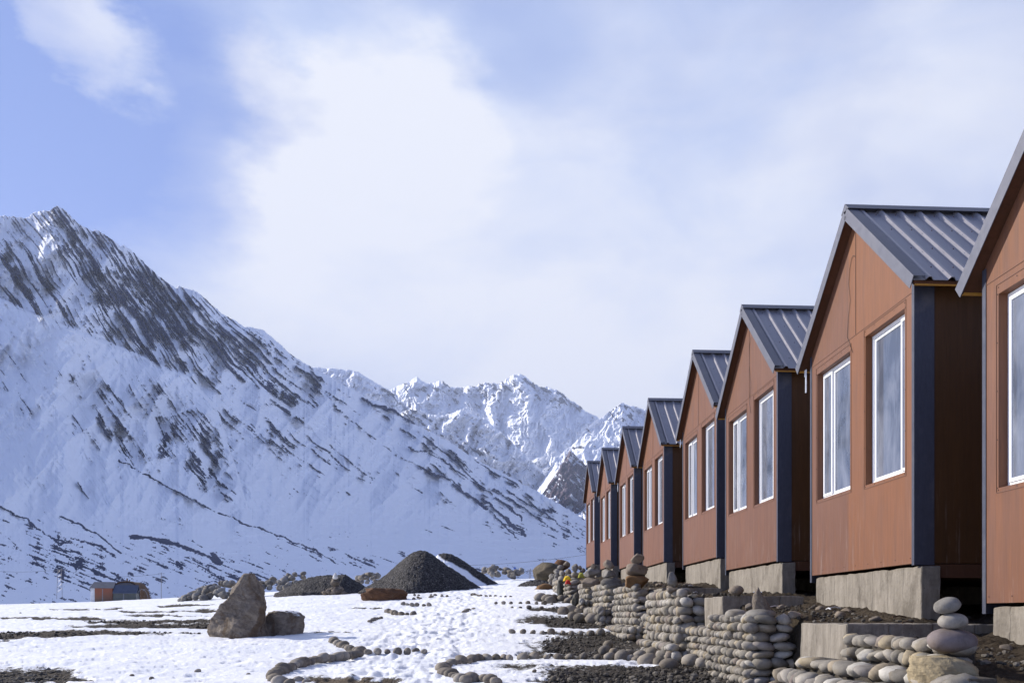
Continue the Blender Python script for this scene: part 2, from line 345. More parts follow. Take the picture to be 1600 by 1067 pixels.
nb2 = bump(q, q.math('MULTIPLY', q.math('ADD', n, vz.outputs[0]), fac), .9, .05, nb)
setp(q, color=q.mix(fac, sn, soil), rough=q.mix(fac, (.6, .6, .6), (.95, .95, .95)), spec=.25, normal=nb2); M['ground'] = q.m
q = mat('dark_soil'); n = q.noise(q.co, 14, 8, .75); v = q.node('ShaderNodeTexVoronoi', {'Vector': q.co, 'Scale': 18.0}).outputs[0]; b = q.noise(q.co, 1.6, 5, .6)
col = q.mix(q.ramp(n, [(.3, 0.0), (.7, 1.0)]), (.022, .017, .012), (.07, .054, .038)); col = q.mix(q.ramp(b, [(.4, 0.0), (.7, .6)]), col, (.085, .067, .047))
setp(q, color=col, rough=.95, spec=.1, normal=bump(q, q.math('MULTIPLY_ADD', v, .5, n), 1.0, .05)); M['soil'] = q.m
q = mat('dark_gravel'); v = q.node('ShaderNodeTexVoronoi', {'Vector': q.co, 'Scale': 19.0}); n = q.noise(q.co, 5, 6, .7)
rc = q.node('ShaderNodeSeparateColor', {0: v.outputs[1]}).outputs[0]
col = q.mix(q.ramp(rc, [(.2, 0.0), (.8, 1.0)]), (.022, .021, .022), (.085, .08, .078)); col = q.mix(q.ramp(rc, [(.95, 0.0), (.97, .5)]), col, (.22, .21, .2))
col = q.mix(q.math('MULTIPLY', attr(q, 'snow'), 1.0), col, (.84, .86, .9))
inv = q.math('SUBTRACT', 1.0, attr(q, 'snow'))
setp(q, color=col, rough=.9, spec=.2, normal=bump(q, q.math('MULTIPLY', q.math('MULTIPLY_ADD', v.outputs[0], -1.0, n), inv), .8, .06)); M['gravel'] = q.m
q = mat('loose_gravel'); f = attr(q, 'tint'); setp(q, color=q.ramp(f, [(0, (.03, .027, .024)), (.7, (.085, .075, .062)), (1, (.16, .145, .125))]), rough=.9, spec=.2); M['pebble'] = q.m

def m_mount(name, rock1, rock2, snow=(.80, .83, .89), sc=1.0):
    q = mat(name); r = attr(q, 'rock'); co = q.scalev(q.co, (sc, sc, sc))
    n = q.noise(co, .03, 8, .7); n2 = q.noise(co, .009, 6, .65)
    e = q.math('MULTIPLY_ADD', q.math('SUBTRACT', n, .5), .5, r); fac = q.ramp(e, [(.38, 0.0), (.62, 1.0)])
    rc = q.mix(q.ramp(n2, [(.35, 0.0), (.65, 1.0)]), rock1, rock2)
    setp(q, color=q.mix(fac, snow, rc), rough=.9, spec=.1, normal=bump(q, q.math('MULTIPLY', n, q.math('MULTIPLY_ADD', fac, .85, .15)), .5, 10/sc)); return q.m
M['mount'] = m_mount('snowy_rock_face', (.035, .045, .085), (.07, .075, .115))  # blue of haze and shade mixed into the rock colours
M['mount_far'] = m_mount('far_snowy_range', (.06, .065, .08), (.10, .10, .115), sc=.4)
M['mount_purple'] = m_mount('purple_brown_peak', (.07, .055, .075), (.13, .10, .115), sc=.6)
q = mat('valley_snow'); n = q.noise(q.co, .02, 7, .7); setp(q, color=q.mix(q.ramp(n, [(.5, 0.0), (.62, .6)]), (.78, .81, .87), (.15, .15, .16)), rough=.9); M['valley'] = q.m

# ------------------------------------------------------------------ the ground
def e_crest(px): return (HOR-np.interp(px, [-600, 0, 150, 250, 400, 500, 600, 800, 900, 1100], [952, 944, 940, 935, 926, 919, 916, 904, 902, 900]))/F
def d_crest(px): return np.interp(px, [-300, 0, 250, 450, 800], [100, 96, 88, 66, 62])
ZD = [0, 6, 8, 10, 12, 14, 16, 18, 20]; ZZ = [-.98, -.93, -.90, -.86, -.81, -.75, -.68, -.575, -.45]
def G_ad(a, d):
    """ground height from forward distance d and lateral ratio a"""
    px = a*F+PX0; ec = e_crest(px); dc = d_crest(px)
    near = np.interp(d, ZD, ZZ)
    E20 = -.0225; tau = 14.0; nrm = 1-np.exp(-(dc-20)/tau)
    dd = np.clip(d, 20, None); Ev = E20+(ec-E20)*(1-np.exp(-(np.minimum(dd, dc)-20)/tau))/nrm
    far = Ev*np.minimum(dd, dc)
    over = np.clip(d-dc, 0, None); far = far+over*.004-np.clip(over-3, 0, None)*.22
    far = np.maximum(far, -16.0)
    return np.where(d < 20, near, far)
def G(X, Y):
    d = X*S_+Y*C_; a = (X*C_-Y*S_)/max(d, .1); return float(G_ad(np.array(a), np.array(d)))
def gpt(px, py):
    """the ground point seen at a pixel of the photograph (used to survey positions)"""
    a = (px-PX0)/F; ds = np.linspace(6, 100, 3000); z = G_ad(np.full_like(ds, a), ds); yy = HOR-F*z/ds
    i = int(np.argmax(yy <= py)) if (yy <= py).any() else 2999
    d = ds[i]; v = wray(px, py); return Vector((v.x*d, v.y*d, z[i])), d
def atd(px, py, d): v = wray(px, py); return Vector((v.x*d, v.y*d, v.z*d))

SEG = [((-40, 992), (340, 977), 7, 1), ((140, 970.5), (335, 969), 2.2, 1), ((190, 956), (335, 953.5), 1.8, 1), ((5, 965), (165, 966), 1.3, .9), ((60, 952), (190, 950), 1.0, .9),
       ((250, 946), (335, 943.5), 1.2, .9), ((200, 961), (330, 961), 1.2, .8), ((-40, 1060), (70, 1056), 10, 1), ((60, 1063), (130, 1062), 3, 1), ((490, 987), (545, 986.5), 1.6, 1), ((500, 1062), (600, 1068), 7, 1),
       ((910, 1056), (1160, 1062), 15, 1), ((905, 1006), (1000, 998), 15, 1), ((985, 990), (1100, 1010), 18, 1), ((845, 967), (1000, 970), 6, 1), ((855, 936), (960, 938), 4, 1),
       ((840, 951), (960, 953), 3.5, 1), ((880, 975), (1000, 982), 6, .9), ((860, 1047), (930, 1046), 3, .8), ((545, 949), (590, 948.7), 1.0, 1), ((850, 988), (905, 990), 2, .7),
       ((1020, 1040), (1300, 1040), 40, .9), ((700, 1075), (860, 1080), 5, .6)]
def soil_px(x, y):
    s = np.zeros_like(x)
    wx = x+fbm(x/40, y/6, 3, 3)*18; wy = y+fbm(x/30, y/5, 8, 3)*3
    for (p, q_, wd_, k) in SEG:
        dx, dy = q_[0]-p[0], q_[1]-p[1]; L2 = dx*dx+dy*dy; tt = np.clip(((wx-p[0])*dx+(wy-p[1])*dy)/L2, 0, 1)
        ex = (wx-p[0]-tt*dx)/4.0; ey = wy-p[1]-tt*dy; dist = np.sqrt(ex*ex+ey*ey)
        s = np.maximum(s, k*np.clip(1-dist/(wd_*2), 0, 1))
    snowl = np.exp(-((y-1036-(x-1000)*.02)/3.0)**2)*(x < 1035)+np.exp(-((y-983)/2.2)**2)*(x < 960)
    return s*np.clip(1-snowl*1.2, 0, 1)
uf = np.linspace(-.66, .40, 900); u = np.concatenate([-.66-np.geomspace(2.2, .02, 60), uf, .40+np.geomspace(.02, 2.2, 60)])
d = np.concatenate([np.linspace(.3, 4.9, 14), np.geomspace(5, 112, 480), np.linspace(114, 200, 26), np.geomspace(215, 900, 14)])
A, D = np.meshgrid(u, d); Zg = G_ad(A, D)
PXg = A*F+PX0; PYg = HOR-F*Zg/D
Xg = (S_+C_*A)*D; Yg = (C_-S_*A)*D
soil = soil_px(PXg, PYg)*(D > 5)*(D < 100)
# speckled thin snow elsewhere
thin = sstep(.15, .45, fbm(Xg*.35, Yg*.12, 21, 4))*.30+sstep(.22, .6, fbm(Xg*2.2, Yg*1.2, 33, 4))*.34
soil = np.clip(soil+thin*(D < 110)+.12*(soil > .05)*fbm(Xg*2, Yg*1.2, 5, 3), 0, 1)
soil = np.clip(soil+0*Xg, 0, 1)
soil = np.where((Xg > 3.3) & (Xg < 30) & (Yg < 50), .9, soil)
tr = np.clip(np.exp(-((PXg-np.interp(PYg, [920, 945, 960, 985, 1010, 1040, 1080], [720, 700, 690, 690, 640, 620, 600]))/np.interp(PYg, [930, 1000, 1060], [60, 90, 120]))**2), 0, 1)*(D < 60)
tex = fbm(Xg*2.1, Yg*1.3, 40, 4); lump = np.abs(pn(Xg*2.6, Yg*1.7, 51))
cr = fbm(Xg*1.2+3, Yg*2.6, 91, 4); crust = sstep(.12, .2, cr)*.022+sstep(.3, .36, fbm(Xg*.6, Yg*1.6, 93, 4))*.03
Zs = Zg-crust*(D < 60)+fbm(Xg*.25, Yg*.2, 9, 3)*.07*sstep(6, 14, D)*(D < 120)+tex*.012+tr*(fbm(Xg*4.2, Yg*2.4, 42, 4)*.05+sstep(.15, .55, pn(Xg*3.4, Yg*2.0, 51))*-.05+sstep(.3, .7, pn(Xg*4.1, Yg*2.2, 57))*.03)+fbm(Xg*9, Yg*6, 61, 3)*.008
dis = sstep(.35, .6, fbm(Xg*.5, Yg*.4, 71, 3)+.25); Zs += dis*np.clip(pn(Xg*4.3, Yg*2.2, 73), 0, 1)*.04
Zs -= sstep(.35, .6, soil)*.035*(D < 100); Zs += sstep(.4, .6, soil)*fbm(Xg*6, Yg*6, 80, 3)*.03*(D < 60)
brown = np.exp(-(((PXg-545)/80)**2+((PYg-1066)/14)**2))
me = np_mesh('snow_field', np.stack([Xg, Yg, Zs], -1).reshape(-1, 3), grid_faces(*A.shape), M['ground'], True, {'soil': soil, 'brown': brown})
tag(link('snow_field', me), kind='structure')
# the valley floor out to the horizon
xs = np.linspace(-45000, 45000, 60); X, Y = np.meshgrid(xs, xs+20000)
me = np_mesh('valley_floor', np.stack([X, Y, np.full_like(X, -17.0)], -1).reshape(-1, 3), grid_faces(*X.shape), M['valley']); tag(link('valley_floor', me), kind='structure')

# ------------------------------------------------------------------ mountains
def gsum(x, y, items):
    s = np.zeros_like(x)
    for (cx, cy, rx, ry, ang, k) in items:
        c, s_ = math.cos(R(ang)), math.sin(R(ang)); dx = x-cx; dy = y-cy
        a = (dx*c+dy*s_)/rx; b = (-dx*s_+dy*c)/ry; s = s+k*np.exp(-(a*a+b*b)**1.5)
    return s
def segs(x, y, items):
    s = np.zeros_like(x)
    for (pts, wd_, k) in items:
        for p, q_ in zip(pts[:-1], pts[1:]):
            dx, dy = q_[0]-p[0], q_[1]-p[1]; tt = np.clip(((x-p[0])*dx+(y-p[1])*dy)/(dx*dx+dy*dy), 0, 1)
            ds = np.hypot(x-p[0]-tt*dx, y-p[1]-tt*dy); s = np.maximum(s, k*np.exp(-(ds/wd_)**2))
    return s
def mountain(name, ridge, foot, Dr, Df, xs, nrow, rockf, reliefs, m, back=.5, jag=3.0, p=1.0, seed=1):
    """a slope between a surveyed ridge line and foot line, with its own distances, and a back side"""
    rx = [a_[0] for a_ in ridge]; ry = [a_[1] for a_ in ridge]
    yr = np.interp(xs, rx, ry); yr = yr-jag*(ridged(xs/14, xs*0+.5, seed, 4, .6)-.6)*1.6-jag*.5*fbm(xs/5, xs*0, seed+3, 3)
    yf = np.interp(xs, [a_[0] for a_ in foot], [a_[1] for a_ in foot])
    T = np.linspace(0, 1, nrow)[:, None]; X = np.broadcast_to(xs, (nrow, len(xs))); Yp = yf+(yr-yf)*T
    dr = np.interp(xs, *Dr); df = np.interp(xs, *Df); Dm = df+(dr-df)*T**p
    rock = rockf(X, Yp); rel = reliefs(X, Yp, rock)
    edge = sstep(0, .04, 1-T)*sstep(0, .05, T)
    Dm = Dm*(1+rel*(.25+.75*edge))
    a = (X-PX0)/F; b = (HOR-Yp)/F
    V = np.stack([(S_+C_*a)*Dm, (C_-S_*a)*Dm, b*Dm], -1)
    nb = 12; top = V[-1]; rows = []
    for i in range(1, nb+1):
        f_ = i/nb; q_ = top.copy(); k = 1+back*f_; q_[:, 0] = top[:, 0]*k; q_[:, 1] = top[:, 1]*k; q_[:, 2] = top[:, 2]*(1-f_)**1.1-20*f_; rows.append(q_)
    V = np.concatenate([V.reshape(-1, 3), np.array(rows).reshape(-1, 3)]); rk = np.concatenate([rock.ravel(), np.tile(rock[-1], nb)])
    me = np_mesh(name, V, grid_faces(nrow+nb, len(xs)), m, True, {'rock': rk}); return tag(link(name, me), kind='structure')

def gfun(x):   # running integral of the strata slope
    xs_ = np.linspace(-600, 1700, 400); sl_ = np.interp(xs_, [-600, 0, 250, 380, 520, 900, 1700], [1.3, 1.45, 1.5, .9, .72, .78, .8]); g_ = np.concatenate([[0], np.cumsum((sl_[1:]+sl_[:-1])/2*np.diff(xs_))])
    return np.interp(x, xs_, g_)
def strata(x, y, per, seed, along=60):
    wv = fbm(x/70, y/70, seed+90, 3)*14; s = (y-gfun(x)+wv)
    return fbm(s/per, (x+y*.6)/along, seed, 4, .6)
DENS = [(200, 450, 150, 60, 54, .20), (330, 520, 150, 36, 44, .26), (95, 340, 26, 12, 30, .5), (40, 450, 90, 40, 58, .22), (105, 590, 18, 12, 30, .5), (185, 640, 60, 34, 55, .26), (300, 700, 70, 46, 60, .26), (240, 600, 60, 24, 40, .2),
        (340, 670, 60, 30, 45, .26), (395, 560, 50, 30, 40, .3), (450, 620, 60, 24, 32, .28), (430, 690, 70, 26, 30, .34), (485, 700, 50, 20, 30, .25), (470, 560, 50, 18, 35, .25), (700, 715, 60, 18, 28, .22), (760, 780, 110, 34, 37, .22), (850, 810, 90, 30, 38, .22), (600, 740, 90, 26, 30, .12),
        (90, 850, 130, 34, 32, .24), (60, 900, 160, 40, 20, .26), (200, 905, 150, 34, 15, .36), (420, 900, 190, 26, 12, .30), (330, 890, 120, 22, 15, .32), (30, 640, 60, 50, 40, .16), (500, 870, 200, 22, 16, .24), (640, 880, 200, 14, 8, .16), (560, 850, 120, 12, 16, .2)]
BANDS = [([(80, 330), (100, 362), (117, 400), (146, 434), (172, 452), (160, 490), (176, 533)], 12, .50), ([(150, 440), (185, 460), (190, 500), (216, 548)], 11, .42), ([(227, 465), (251, 521), (284, 582)], 9, .52), ([(196, 440), (222, 500), (247, 572)], 6.5, .5), ([(175, 500), (200, 545), (232, 572)], 7, .42),
         ([(8, 415), (28, 450), (55, 488)], 7, .5), ([(0, 398), (30, 430)], 3, .4), ([(76, 450), (95, 480), (112, 508)], 4, .42), ([(60, 400), (90, 450)], 3.5, .35), ([(200, 418), (222, 440), (246, 458)], 5, .45), ([(240, 450), (280, 510), (310, 560)], 4.5, .4), ([(120, 352), (180, 400), (235, 452)], 6, .40), ([(150, 362), (200, 400), (260, 450)], 4, .42),
         ([(262, 450), (300, 500), (340, 545)], 4, .38), ([(100, 360), (150, 420), (210, 470)], 6, .38), ([(352, 520), (349, 556), (378, 586), (408, 594)], 7, .5), ([(356, 518), (400, 530), (440, 560)], 5, .36), ([(402, 597), (443, 597), (490, 638)], 4.5, .48), ([(408, 622), (440, 640), (478, 657)], 5, .42), ([(466, 574), (513, 620), (556, 657)], 5, .48), ([(490, 590), (530, 628)], 4, .4), ([(296, 568), (325, 590), (345, 612)], 4, .45),
         ([(169, 609), (180, 640), (192, 673), (205, 722)], 9, .55), ([(146, 626), (160, 660), (172, 700)], 6, .45), ([(98, 644), (125, 670), (156, 698)], 5.5, .48), ([(205, 680), (222, 715), (236, 735)], 6, .42), ([(195, 600), (215, 625), (228, 650)], 4.5, .42), ([(215, 590), (240, 620), (252, 660)], 4.5, .36),
         ([(284, 654), (265, 685), (256, 712)], 7, .52), ([(289, 655), (300, 700), (310, 735), (317, 766)], 7.5, .58), ([(324, 695), (336, 740), (356, 780)], 7, .55), ([(310, 650), (340, 690), (362, 740)], 4.5, .36), ([(270, 650), (320, 645), (360, 670)], 4, .34)]
SHX = [-700, 0, 58, 117, 157, 216, 257, 292, 340, 420, 1100]; SHY = [420, 466, 492, 516, 530, 554, 574, 586, 640, 900, 900]
LINES = [([(638, 697), (680, 711), (725, 743), (767, 772)], 1.8, .75), ([(661, 731), (709, 753), (764, 798), (809, 842)], 1.8, .75), ([(706, 756), (735, 775), (760, 796)], 3.4, .95), ([(754, 779), (790, 811), (820, 836)], 3.4, .95), ([(774, 777), (795, 790), (815, 811)], 2.6, .85), ([(770, 763), (820, 795), (867, 828)], 2.0, .75), ([(790, 766), (850, 800), (902, 841)], 2.0, .75), ([(568, 624), (619, 645), (661, 667)], 4.0, .75), ([(870, 800), (905, 830)], 1.6, .6), ([(640, 720), (690, 745)], 1.4, .6),
         ([(185, 718), (235, 745), (300, 780), (340, 800), (385, 818), (470, 850), (530, 880)], 2.2, .75), ([(208, 838), (260, 845), (300, 860), (345, 880)], 4.6, 1.0), ([(330, 865), (346, 880)], 6, .9), ([(95, 808), (130, 820), (165, 845), (190, 865)], 2.0, .85),
         ([(0, 793), (40, 810), (80, 840), (110, 848)], 2.2, .8), ([(60, 826), (95, 850), (110, 845)], 4, .7), ([(110, 840), (160, 855), (180, 870)], 3, .7), ([(0, 830), (40, 865), (80, 900)], 3, .55), ([(380, 815), (480, 860), (560, 890)], 2.2, .45), ([(545, 850), (640, 890)], 1.8, .4)]
def rock_main(x, y):
    yr = np.interp(x, [a_[0] for a_ in RIDGE1], [a_[1] for a_ in RIDGE1])
    dn = gsum(x, y, DENS)+segs(x+fbm(x/25, y/25, 66, 4)*12, y+fbm(x/25, y/25, 67, 4)*10, BANDS)+.10*np.exp(-((y-yr)/40)**2)
    lowm = sstep(770, 820, y); st = strata(x, y, 6.5, 3, 220)*(1-lowm)+fbm((y-.42*x)/6, (x+y)/70, 14, 4, .6)*lowm; fine = strata(x, y, 3.0, 7, 80)*(1-lowm)+fbm((y-.36*x)/2.6, (x+y)/26, 15, 4, .6)*lowm; bl = fbm(x/22, y/30, 12, 5, .6)
    sp = fbm(x/4, y/3, 30, 4, .7)
    upz = sstep(620, 560, y)*sstep(420, 340, x); v = (1.05+.45*upz)*st+(.5+.3*upz)*fine+(.75-.3*upz)*bl+(.42-.2*upz)*sp
    calm = gsum(x, y, [(80, 560, 170, 50, 22, 1), (60, 720, 150, 60, 25, 1), (330, 800, 150, 40, 25, .8), (560, 800, 160, 50, 28, .9), (240, 760, 120, 30, 30, .6), (420, 640, 60, 20, 40, .3)])
    up = np.exp(-(((y-yr-70)/110)**2))*(x < 420)*(1-np.clip((x-330)/90, 0, 1))
    rock = sstep(-.02, .09, v+np.minimum(dn, .52)+.12*up-.17*calm-.575)
    ysh = np.interp(x, SHX, SHY)+fbm(x/18, x*0, 77, 3)*5; rock = rock*(1-np.exp(-((y-ysh-16)/16)**2)*(x < 400)*(y > ysh))
    ln = segs(x+fbm(x/20, y/20, 60, 3)*6, y+fbm(x/30, y/14, 61, 4)*5, LINES); rock = np.maximum(rock, .95*sstep(.42, .75, ln+.5*sp+.4*bl))
    return np.clip(rock, 0, 1)
def rel_main(x, y, rock):
    st = strata(x, y, 16, 3, 90); big = ridged(x/170+y/400, y/260, 44, 4); mid = fbm(x/45, y/38, 46, 5, .55)
    up = sstep(860, 760, y); ysh = np.interp(x, SHX, SHY); below = sstep(-3, 5, y-ysh)*sstep(140, 20, y-ysh)*(x < 420)
    below = below*sstep(420, 330, x)
    return up*(-.10*(big-.6)-(.008+.012*rock)*st-(.009+.028*rock)*mid-.008*rock)+.006*fbm(x/60, y/8, 70, 4)*(1-up)-.045*below-.0012*fbm(x/5, y/5, 71, 3)
RIDGE1 = [(-3300, 900), (-2500, -250), (-1500, -150), (-608, 190), (-250, 320), (-120, 340), (0, 337), (38, 341), (50, 334), (68, 329), (76, 331), (90, 321), (100, 328), (120, 348), (145, 362), (151, 359), (188, 384), (193, 381), (235, 420), (275, 452), (279, 447), (288, 450), (298, 453), (303, 452), (345, 488), (380, 509),  # leftmost points: unseen high ridge, added to cast shadow on the visible slope
          (410, 515), (440, 540), (462, 560), (490, 576), (530, 596), (575, 622), (600, 630), (625, 646), (650, 662), (700, 690), (760, 726), (820, 757), (870, 785), (905, 806), (940, 828), (1000, 860), (1060, 885)]
FOOT1 = [(-3300, 1000), (-700, 975), (0, 972), (500, 970), (900, 966), (1060, 962)]
mountain('snowy_mountain', RIDGE1, FOOT1, ([-3300, -2500, -1500, -608, 0, 90, 300, 500, 700, 920, 1060], [700, 1100, 1450, 2000, 2450, 2500, 2900, 3500, 4300, 5600, 6200]), ([-3300, -2500, -1500, -608, 0, 300, 500, 700, 920, 1060], [300, 350, 450, 600, 750, 1150, 1700, 2700, 4500, 5300]),
         np.concatenate([np.linspace(-3300, -60, 200), np.linspace(-56, 930, 1150), np.linspace(936, 1060, 24)]), 640, rock_main, rel_main, M['mount'], back=.5, jag=2.6, p=.95, seed=5)
# far ranges
def mk_rock(seed, base, items, per=8, ang=(.9, 1.0)):
    def f(x, y):
        v = .9*fbm((x*ang[0]-y*ang[1])/per, (x+y)/(per*5), seed, 4, .6)+.8*fbm(x/9, y/9, seed+5, 5, .65)
        return sstep(-.02, .14, v+base+gsum(x, y, items)*.7-.4)
    return f
def mk_rel(seed, a1, a2, sx=60, sy=120):
    return lambda x, y, r: -a1*(ridged(x/sx+y/sy*.5+fbm(x/40, y/40, seed+9, 3)*.4, y/sy, seed, 7, .56)-.6)-a2*(ridged((x+y*.5)/16, (y-x*.4)/26, seed+4, 5, .6)-.6)-.002*r
R3 = [(560, 640), (590, 618), (612, 608), (632, 600), (652, 589), (668, 600), (690, 595), (712, 606), (735, 603), (760, 598), (780, 600), (797, 588), (812, 584), (828, 594), (845, 604), (866, 606), (885, 620), (900, 629), (915, 644), (935, 652), (960, 662), (1100, 700), (1300, 720), (1700, 700)]
mountain('far_range', R3, [(560, 800), (900, 800), (1700, 850)], ([560, 800, 1700], [10500, 10500, 11000]), ([560, 1700], [6900, 6900]), np.concatenate([np.linspace(560, 1040, 620), np.linspace(1050, 1700, 60)]), 300,
         mk_rock(101, -.06, [(650, 610, 40, 14, 0, .4), (800, 600, 90, 16, 0, .5), (720, 620, 60, 30, 0, .25), (880, 625, 50, 14, 20, .6), (790, 640, 60, 40, 0, .1)]), mk_rel(105, .085, .013), M['mount_far'], jag=3.4, seed=31)
R2 = [(430, 575), (480, 573), (500, 574), (530, 577), (560, 580), (580, 594), (610, 611), (640, 640), (700, 690)]
mountain('side_range', R2, [(430, 760), (700, 760)], ([430, 700], [8200, 8600]), ([430, 700], [6300, 6800]), np.linspace(430, 700, 280), 200, mk_rock(111, .0, [(600, 615, 30, 10, 20, .4)]), mk_rel(112, .06, .02), M['mount_far'], jag=2.0, seed=37)
# lower spurs in front of the far range
R4 = [(560, 640), (600, 650), (640, 640), (690, 650), (720, 640), (760, 655), (800, 690), (840, 730), (880, 770), (930, 800)]
mountain('middle_spur', R4, [(560, 840), (930, 850)], ([560, 930], [7800, 7400]), ([560, 930], [6600, 6600]), np.linspace(560, 930, 420), 220, mk_rock(121, .03, [(700, 690, 90, 20, 40, .35), (620, 640, 40, 14, 0, .5), (770, 720, 60, 20, 45, .3)]), mk_rel(125, .05, .012, 40, 80), M['mount_far'], jag=2.4, seed=41)
R5 = [(835, 770), (848, 752), (870, 715), (900, 690), (918, 668), (940, 652), (962, 636), (972, 629), (985, 634), (1002, 638), (1040, 650), (1200, 640), (1500, 660), (1700, 640)]
mountain('bright_spur', R5, [(835, 790), (1000, 850), (1700, 860)], ([835, 972, 1700], [7000, 8200, 8200]), ([835, 1700], [5700, 5700]), np.concatenate([np.linspace(835, 1030, 300), np.linspace(1035, 1700, 60)]), 240,
         mk_rock(131, -.02, [(975, 645, 30, 18, 0, .6), (900, 700, 26, 6, -30, .5)]), mk_rel(135, .05, .01), M['mount_far'], jag=2.4, seed=47)
R6 = [(838, 790), (850, 768), (865, 745), (880, 722), (891, 702), (900, 712), (915, 726), (935, 735), (970, 750), (1050, 780)]
mountain('purple_peak', R6, [(838, 850), (1050, 880)], ([838, 1050], [6300, 6100]), ([838, 1050], [5900, 5700]), np.linspace(838, 1050, 260), 200,
         mk_rock(141, .55, [(900, 760, 50, 60, 0, .25)]), mk_rel(145, .03, .02, 30, 50), M['mount_purple'], jag=2.6, seed=53)

# ------------------------------------------------------------------ haze
mb = MB(); mb.box(-9500, 12500, -1500, 15800, -18.2, 3050)
q = mat('air'); q.n.remove(q.p); vol = q.node('ShaderNodeVolumePrincipled', {'Color': (.62, .72, 1.0, 1), 'Density': 4.6e-5, 'Anisotropy': .1}); q.l.new(vol.outputs[0], q.out.inputs[1])
hz = mb.build('haze', q.m); tag(hz, kind='stuff')
#MARK_OBJECTS
# ------------------------------------------------------------------ the terrace the cabins stand on
def TZ(Y): return np.interp(Y, [3, 6, 8.5, 10, 13.2, 14.7, 18, 19, 22, 24, 27.5, 29, 34, 39, 44, 50], [-.45, -.42, -.30, -.10, .10, .30, .36, .58, .66, .80, .92, 1.06, 1.28, 1.55, 1.75, 1.9])
TX = 3.72
yy = np.geomspace(2.5, 52, 420); xx = np.concatenate([[TX-.16, TX-.12, TX-.09, TX-.05], np.linspace(TX, 6, 70), np.linspace(6.3, 16, 24)])
X, Y = np.meshgrid(xx, yy); Z = TZ(Y)+fbm(X*.9, Y*.9, 3, 4)*.09+fbm(X*4, Y*4, 13, 4)*.06+np.abs(fbm(X*9, Y*9, 17, 3))*.06
Z = Z+sstep(4.2, 4.75, X)*.05-sstep(TX+.12, TX-.1, X)*.04
lo = np.minimum(Z-.02, -1.2+0*Z); Z = np.where(X < TX-.04, Z-.25-2.0*(TX-X), Z)
Z = Z-(X < TX-.1)*1.2; X = X+fbm(Y*3, X*3, 19, 3)*.04*(X < TX+.3)-.42*sstep(8.5, 7.9, Y)*sstep(5.5, TX+.2, X)
tag(link('dirt_terrace', np_mesh('dirt_terrace', np.stack([X, Y, Z], -1).reshape(-1, 3), grid_faces(*X.shape), M['soil'])), kind='structure')

